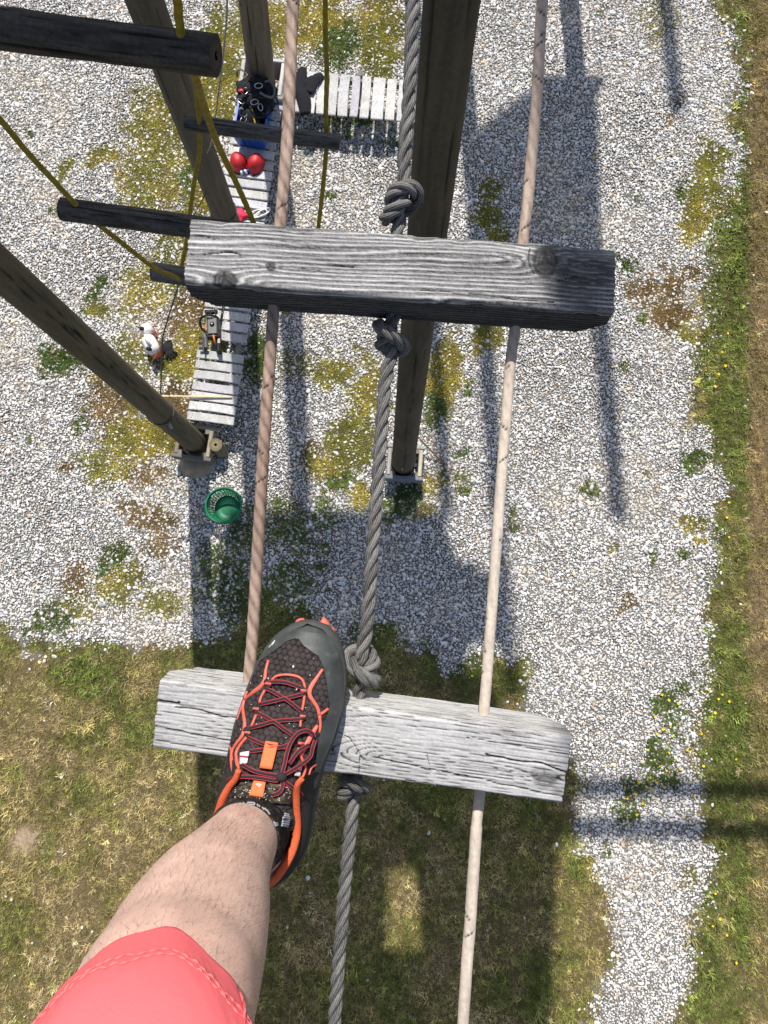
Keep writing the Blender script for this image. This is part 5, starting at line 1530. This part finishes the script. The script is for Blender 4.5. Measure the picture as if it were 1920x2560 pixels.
# zigzag peak mark on the tab and on the toe cap
def mark(pts, lift, w, mat=M['silver']):
    strip(pts, w, .0006, mat, 'peak_mark', lift)
for pl in (((588, 672), (608, 660), (622, 690), (604, 662)), ((606, 664), (640, 660), (640, 700), (618, 672)), ((632, 664), (668, 672), (640, 706))):
    mark(Bz(*pl), .0072, .0012)
for pl in (((610, 468), (640, 430), (636, 462)), ((640, 440), (668, 405), (658, 458)), ((664, 425), (700, 380), (684, 452))):
    mark(A(*pl), .0026, .0013)
patch(Bz((395, 292), (512, 270), (482, 422), (392, 436)), M['silver'], 'eyelet_tag', .004)
strip(Bz((385, 335), (500, 345)), .0022, .0010, M['laceedge'], 'tag_stripe', .0048)
patch(Bz((1092, 452), (1152, 470), (1128, 585), (1060, 572)), M['silver'], 'eyelet_tag', .004)
strip(Bz((1075, 505), (1140, 520)), .0024, .0010, M['laceedge'], 'tag_stripe', .0048)

# tongue flap and heel counter
def shell(quads_outer, name, mat, col=None):
    V = np.vstack(quads_outer); n = len(quads_outer[0])
    F = grid_faces(len(quads_outer), n, False)
    return obj(name, V, F, mat, shoe, np.tile(col if col is not None else (.03, .026, .026), (len(V), 1)))
# collar line (print positions with height above the sole): left front, round the heel, right front
colq = [(zB((372, 515)), .112), (zB((335, 625)), .106), (zB((265, 715)), .098), (zB((190, 850)), .090), (zB((140, 1000)), .082), (zB((100, 1150)), .078), (zB((90, 1330)), .078), (zB((160, 1600)), .082), (zB((330, 1850)), .088), (zB((560, 1960)), .092),
        (zB((760, 1900)), .090), (zB((900, 1740)), .084), (zB((1010, 1540)), .080), (zB((1070, 1350)), .078), (zB((1085, 1180)), .080), (zB((1072, 960)), .088), (zB((1078, 800)), .097), (zB((1095, 690)), .106), (zB((1150, 615)), .110)]
colP = np.vstack([at_z([q_], [Z0 + h])[0] for q_, h in colq])
colC = resample(catmull(colP, 8), .002)
r_c = np.interp(np.linspace(0, 1, len(colC)), [0, .12, .3, .5, .7, .88, 1], [.003, .0046, .0052, .0035, .0048, .0046, .003])
V, F = sweep(colC, r_c, 14); obj('padded_collar', V, F, M['collar'], shoe)
# outer heel counter between the sole edge and the collar
out_pts = []
n_c = 70
cC = resample(colC, np.linalg.norm(np.diff(colC, axis=0), axis=1).sum() / (n_c - 1) * .9999)[:n_c]
vL = np.linspace(SL * .44, .004, 35); vR = np.linspace(.004, SL * .44, len(cC) - 35)
ob = np.vstack([w3(eL(vL), vL, np.full(35, .029)), w3(eR(vR), vR, np.full(len(vR), .029))])
ringsH = []
for f in np.linspace(0, 1, 9):
    c_ = ob * (1 - f) + cC * f
    cen = c_.mean(0); dirs = c_ - cen; dirs[:, 2] = 0; dirs /= np.linalg.norm(dirs, axis=1)[:, None]
    ringsH.append(c_ + dirs * (.006 * math.sin(f * math.pi)))
shell(ringsH, 'heel_counter', M['upper'], (.036, .032, .031))
inn = []
for f in np.linspace(0, 1, 7):
    cen = cC.mean(0); tgt = cen + (cC - cen) * .62; tgt[:, 2] = Z0 + .035
    inn.append(cC * (1 - f) + tgt * f - EZ * .002 * math.sin(f * math.pi))
shell(inn, 'lining', M['lining'])
# tongue ends
for quad in (Bz((400, 660), (700, 640), (690, 858), (285, 822)), Bz((740, 640), (1040, 700), (1035, 925), (745, 905))):
    o = patch(quad, M['sock'], 'tongue_flap', .004, .003)
    me = o.data; a_ = me.attributes.new('Col', 'FLOAT_COLOR', 'POINT'); k_ = len(me.vertices)
    sp = RNG.random(k_) < .25
    cv = np.ones((k_, 4)); cv[:, :3] = np.where(sp[:, None], (.11, .09, .055), (.028, .025, .022)); a_.data.foreach_set('color', cv.ravel())
# grit caught in the mesh
gm = MB()
for i in range(150):
    p = zB((random.uniform(330, 1010), random.gauss(760, 70))) if i < 120 else zA((random.uniform(300, 1250), random.uniform(600, 1700)))
    c = on_shoe([p], .004 if i < 120 else .0012)[0]
    V, F = icos(c, random.uniform(.00025, .0006), 1, (1.6, 1, .6)); gm.add(V, F)
for (p, r_) in (((945, 715), .0016), ((830, 1365), .0014), ((985, 990), .0012), ((730, 1150), .0012), ((640, 860), .001)):
    V, F = icos(on_shoe([zA(p)], .0016)[0], r_, 1, (.8, 1.3, .7)); gm.add(V, F)
gm.build('grit', M['milky'], shoe)['kind'] = 'stuff'

# ---- leg: one continuous skin from the foot inside the shoe to the hip inside the shorts
LEG = [((560, 1850), .905, .036, .036), ((548, 1822), .862, .0350, .038), ((536, 1800), .825, .0345, .037), ((510, 1838), .765, .0370, .042), ((477, 1895), .705, .0435, .050), ((446, 1960), .645, .0515, .060), ((412, 2035), .590, .0565, .063), ((378, 2118), .535, .0575, .062), ((345, 2200), .480, .0570, .060)]
lc = np.vstack([at_depth([k[0]], [k[1]])[0] for k in LEG])
knee = lc[-1]
th_dir = unit((.05, -.78, .62))
lc = np.vstack([lc, knee + unit(th_dir + unit(lc[-1] - lc[-2])) * .07, knee + th_dir * .17, knee + th_dir * .30, knee + th_dir * .43])
lr1 = np.r_[[k[2] for k in LEG], .060, .062, .066, .070]; lr2 = np.r_[[k[3] for k in LEG], .062, .064, .068, .072]
C4 = catmull(np.c_[lc, lr1, lr2], 12)
C4 = resample(C4, .004)
Cc, ra, rb = C4[:, :3], C4[:, 3], C4[:, 4]
T, _, _ = frames(Cc)
Sx = np.cross(T, EY); Sx /= np.linalg.norm(Sx, axis=1)[:, None]
Sx = np.where((Sx[:, :1] > 0), Sx, -Sx)
Fy = np.cross(T, Sx); Fy = np.where((Fy @ EY)[:, None] > 0, Fy, -Fy)      # towards the shin front
ns = 72; th = np.linspace(0, 2 * math.pi, ns, endpoint=False)
nL = len(Cc); sl = np.linspace(0, 1, nL)
TH, SSl = np.meshgrid(th, sl)
prof = 1 + .035 * np.cos(2 * TH + .5) - .03 * np.exp(-((TH - math.pi / 2 + .45) / .45) ** 2) * smooth(.1, .2, SSl)
prof = prof + .05 * np.exp(-((np.cos(TH) + .95) / .35) ** 2) * np.exp(-((SSl - .08) / .035) ** 2)
prof = prof + .008 * fbm(np.cos(TH) * 2, np.sin(TH) * 2, SSl * 14, 4, 3)
V = Cc[:, None] + (np.cos(TH)[..., None] * Sx[:, None] * ra[:, None, None] + np.sin(TH)[..., None] * Fy[:, None] * rb[:, None, None]) * prof[..., None]
mott = fbm(np.cos(TH) * 4, np.sin(TH) * 4, SSl * 30, 8, 4)
vein = smooth(.10, .02, np.abs(fbm(np.cos(TH) * 2.2 + 9, np.sin(TH) * 2.2, SSl * 10, 21, 2)))
col = np.array([.68, .46, .385]) * (1 + .16 * mott)[..., None]
red = smooth(.0, .7, fbm(np.cos(TH) * 1.5 + 3, np.sin(TH) * 1.5, SSl * 8, 31, 3))[..., None]
col = col * (1 - .10 * red * np.array([.2, 1, 1])) * (1 - .05 * vein[..., None] * np.array([1.2, .6, .5]))
Vf = V.reshape(-1, 3)
leg = obj('leg', np.vstack([Vf, Cc[0], Cc[-1]]), grid_faces(nL, ns).tolist() + [[(j + 1) % ns, j, nL * ns] for j in range(ns)] + [[(nL - 1) * ns + j, (nL - 1) * ns + (j + 1) % ns, nL * ns + 1] for j in range(ns)], M['skin'], person,
          np.vstack([col.reshape(-1, 3), [.5, .3, .2], [.5, .3, .2]]))
leg['label'] = 'pale hairy shin and calf'
# hairs: fine curved strands lying along the shin
hm_V = []; hm_F = []; nh = 0
rh = np.random.default_rng(3)
iN = int(nL * .62)
for k in range(11000):
    i = rh.integers(int(nL * .10), iN); j = rh.integers(0, ns)
    p = V[i, j]; nrm_ = unit(p - Cc[i])
    d = -T[i] * rh.uniform(.5, 1.0) + np.cross(nrm_, T[i]) * rh.normal(0.25, .5) + nrm_ * rh.uniform(.15, .45)
    d = unit(d); L_ = rh.uniform(.004, .019); sdv = unit(np.cross(d, nrm_)) * .000042
    b2 = unit(d + np.cross(nrm_, d) * rh.normal(0, .7) - nrm_ * .25)
    p1 = p + d * L_ * .5; p2 = p1 + b2 * L_ * .5
    hm_V += [p - sdv, p + sdv, p1 + sdv * .9, p1 - sdv * .9, p2]; hm_F += [[nh, nh + 1, nh + 2, nh + 3], [nh + 3, nh + 2, nh + 4]]; nh += 5
o = obj('leg_hair', np.array(hm_V), hm_F, M['hair'], leg); o['kind'] = 'stuff'

# ---- sock: snug tube from inside the shoe to above the ankle bone
sk_n, ns2 = 34, 72
i0, i1 = 0, int(np.argmin(np.abs(Cc[:, 2] - (Z0 + .128))))
th2 = np.linspace(0, 2 * math.pi, ns2, endpoint=False)
base_ring = np.vstack([at_z([zB(p)], [Z0 + .070])[0] for p in [(1030, 1080), (1000, 1330), (900, 1600), (700, 1780), (450, 1780), (250, 1600), (130, 1300), (190, 1050), (330, 900), (560, 800), (800, 850), (960, 920)]])
br = catmull(base_ring, 6, closed=True)[:ns2]
ank = int(np.argmin(np.abs(Cc[:, 2] - (Z0 + .146))))
top_ring = V[ank] + (V[ank] - Cc[ank]) * .055
top_ring = top_ring + EZ * 0
# start both rings at the same angle
def order(R_, c):
    a = np.arctan2(R_[:, 1] - c[1], R_[:, 0] - c[0]); k = np.argsort(a); return R_[k]
cb, ct = br.mean(0), top_ring.mean(0)
br, top_ring = order(br, cb), order(top_ring, ct)
rg = []; sc = []
for i, f in enumerate(np.linspace(0, 1, sk_n)):
    g_ = smooth(0, 1, f)
    R_ = br * (1 - g_) + top_ring * g_
    R_[:, 2] = br[:, 2] * (1 - f) + top_ring[:, 2] * f
    a = np.arange(ns2)
    R_ = R_ + (R_ - R_.mean(0)) * (.012 * np.sin(a * 24 / ns2 * 6.283 * .5) * (.4 + .6 * (f > .75)) + .02 * fbm(a * .2, a * 0 + f * 8, None, 6, 3))[:, None] * np.array([1, 1, 0])
    rg.append(R_)
    k = RNG.random(ns2)
    c_ = np.tile((.016, .016, .017), (ns2, 1)) * (1 + .5 * RNG.normal(0, 1, (ns2, 1)) * .4)
    c_[k < .04] = (.10, .085, .06)
    sc.append(c_)
rg.append(top_ring + (ct - top_ring) * .06 + EZ * .001); sc.append(np.tile((.02, .02, .02), (ns2, 1)))
sock = obj('sock', np.vstack(rg), grid_faces(len(rg), ns2), M['sock'], person, np.clip(np.vstack(sc), .004, 1))
sock['label'] = 'black ankle sock with pale grey lettering'
RG = np.array(rg)
def on_sock(q0):
    """nearest sock vertex under a print position"""
    Q = to_q(RG.reshape(-1, 3)); d = np.linalg.norm(Q - np.array(q0), axis=1)
    vis = np.argsort(d)[:14]; best = vis[np.argmin(depth_of(RG.reshape(-1, 3)[vis]) + d[vis] * .002)]
    z = RG.reshape(-1, 3)[best][2]
    return at_z([q0], [z + .0018])[0]
def sock_stroke(pts, r=.0009, mat=None):
    P = np.vstack([on_sock(zB(p)) for p in pts]); P = resample(np.vstack([P[0], P]) if len(P) == 1 else P, .001)
    V_, F_ = sweep(P, r, 6); obj('sock_lettering', V_, F_, mat or M['silver2'], sock)
M['silver2'] = cmat('grey_yarn', (.30, .31, .33), .9, .2, 400)
for st in ([(365, 945), (395, 910)], [(350, 935), (400, 930)], [(430, 905), (440, 945)], [(480, 915), (490, 930), (560, 938), (575, 925), (560, 912), (490, 908), (480, 915)], [(600, 925), (612, 955)], [(625, 940), (632, 965)],
           [(660, 965), (690, 1000)], [(690, 975), (720, 1010)], [(720, 1000), (755, 1055)], [(800, 1140), (830, 1200)], [(815, 1160), (850, 1165)], [(830, 1190), (855, 1185)], [(215, 1030), (260, 985), (330, 955)]):
    sock_stroke(st)
for k in range(7):
    y = 1045 + 24 * k; sock_stroke([(925 - 4 * k + 12 * (k < 2), y), (1000 - 6 * abs(k - 2), y + 14)], .0011)

# ---- coral shorts: loose tube over the knee, hem at the front
HEM = [((84, 2205), .428), ((126, 2137), .434), ((160, 2108), .438), ((205, 2074), .444), ((253, 2034), .480), ((315, 2011), .475), ((372, 2006), .475), ((416, 2030), .475), ((453, 2066), .480), ((495, 2114), .490), ((526, 2154), .436), ((532, 2212), .428),
       ((536, 2320), .560), ((480, 2400), .600), ((380, 2430), .615), ((240, 2420), .605), ((120, 2340), .570), ((76, 2260), .530)]
legq = to_q(Vf); legd = depth_of(Vf)
def over_leg(q_, z):
    m = np.linalg.norm(legq - np.array(q_), axis=1) < 16
    return min(z, legd[m].min() - .012) if m.any() and q_[1] < 2225 else z
HEM = [(q_, over_leg(q_, z)) for q_, z in HEM]
print('HEM', [(q_, round(z, 3)) for q_, z in HEM])
hem = catmull(np.vstack([at_depth([q_], [z])[0] for q_, z in HEM]), 8, closed=True)
nh_ = len(hem); hc_ = hem.mean(0)
axis_end = knee + th_dir * .46
def ring_at(f):
    c_ = hc_ * (1 - f) + axis_end * f
    d = hem - hc_
    d = d - th_dir * (d @ th_dir)[:, None]
    d = d / np.linalg.norm(d, axis=1)[:, None]
    return c_ + d * (.088 + .030 * f)
rs_ = []; cs_ = []
n_s = 110
aa = np.arange(nh_)
for i, f in enumerate(np.linspace(0, 1, n_s)):
    g_ = smooth(0, .35, f)
    R_ = (hem + th_dir * f * .40) * (1 - g_) + ring_at(f) * g_
    d = R_ - R_.mean(0); d /= np.linalg.norm(d, axis=1)[:, None]
    ca, sa = np.cos(aa / nh_ * 6.283), np.sin(aa / nh_ * 6.283)
    wr = .0045 * fbm(ca * 2.2 + f * 3, sa * 2.2, np.full(nh_, f * 9), 44, 4) * smooth(0, .1, f) + .0006 * fbm(ca * 14, sa * 14, np.full(nh_, f * 60), 45, 2)
    seam = -.0020 * math.exp(-((f - .077) / .008) ** 2) * (1 + .9 * np.sin(aa * 2.6) * np.sin(aa * .37)) + .0016 * math.exp(-((f - .058) / .012) ** 2) * (1 + .8 * np.sin(aa * 1.3 + 1)) + .0014 * math.exp(-((f - .098) / .010) ** 2) * (1 + .8 * np.sin(aa * 1.6 + 2))
    R_ = R_ + d * (wr + seam)[:, None]
    nn_ = np.argmin(((R_[:, None] - Cc[None]) ** 2).sum(2), 1)
    dv_ = R_ - Cc[nn_]; dl = np.linalg.norm(dv_, axis=1); need = np.maximum(ra, rb)[nn_] * 1.06 + .006 + .010 * float(smooth(0, .15, f))
    R_ = Cc[nn_] + dv_ / dl[:, None] * np.maximum(dl, need)[:, None] if i > 0 else R_
    rs_.append(R_)
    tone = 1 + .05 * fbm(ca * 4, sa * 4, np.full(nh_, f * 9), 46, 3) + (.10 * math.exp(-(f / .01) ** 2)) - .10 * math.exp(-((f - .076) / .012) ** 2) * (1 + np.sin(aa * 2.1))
    cs_.append(np.array([.78, .150, .165]) * tone[:, None])
# folded inner hem
inner_h = [hem - (hem - hc_) * .03 + th_dir * .004, hem - (hem - hc_) * .04 + th_dir * .05]
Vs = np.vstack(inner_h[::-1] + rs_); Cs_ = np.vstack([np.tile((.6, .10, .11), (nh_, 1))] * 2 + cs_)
Fs = grid_faces(n_s + 2, nh_).tolist() + [list(range((n_s + 1) * nh_, (n_s + 2) * nh_))]
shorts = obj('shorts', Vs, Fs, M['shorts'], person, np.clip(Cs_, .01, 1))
shorts['label'] = 'coral pink cotton shorts with stitched hem'
# two rows of stitches
M['thread'] = cmat('coral_thread', (.70, .16, .16), .8, .1, 100)
for row in (8, 9):
    R_ = rs_[row]; d = R_ - R_.mean(0); d /= np.linalg.norm(d, axis=1)[:, None]
    P = np.vstack([R_ + d * .0005, R_[:1] + d[:1] * .0005])
    P = resample(P, .0016); w_ = .00055 * (1 + .6 * np.sign(np.sin(np.arange(len(P)) * 1.6)))
    V_, F_ = sweep(P, np.maximum(w_, .0002), 6, cap=False); obj('hem_stitching', V_, F_, M['thread'], shorts)
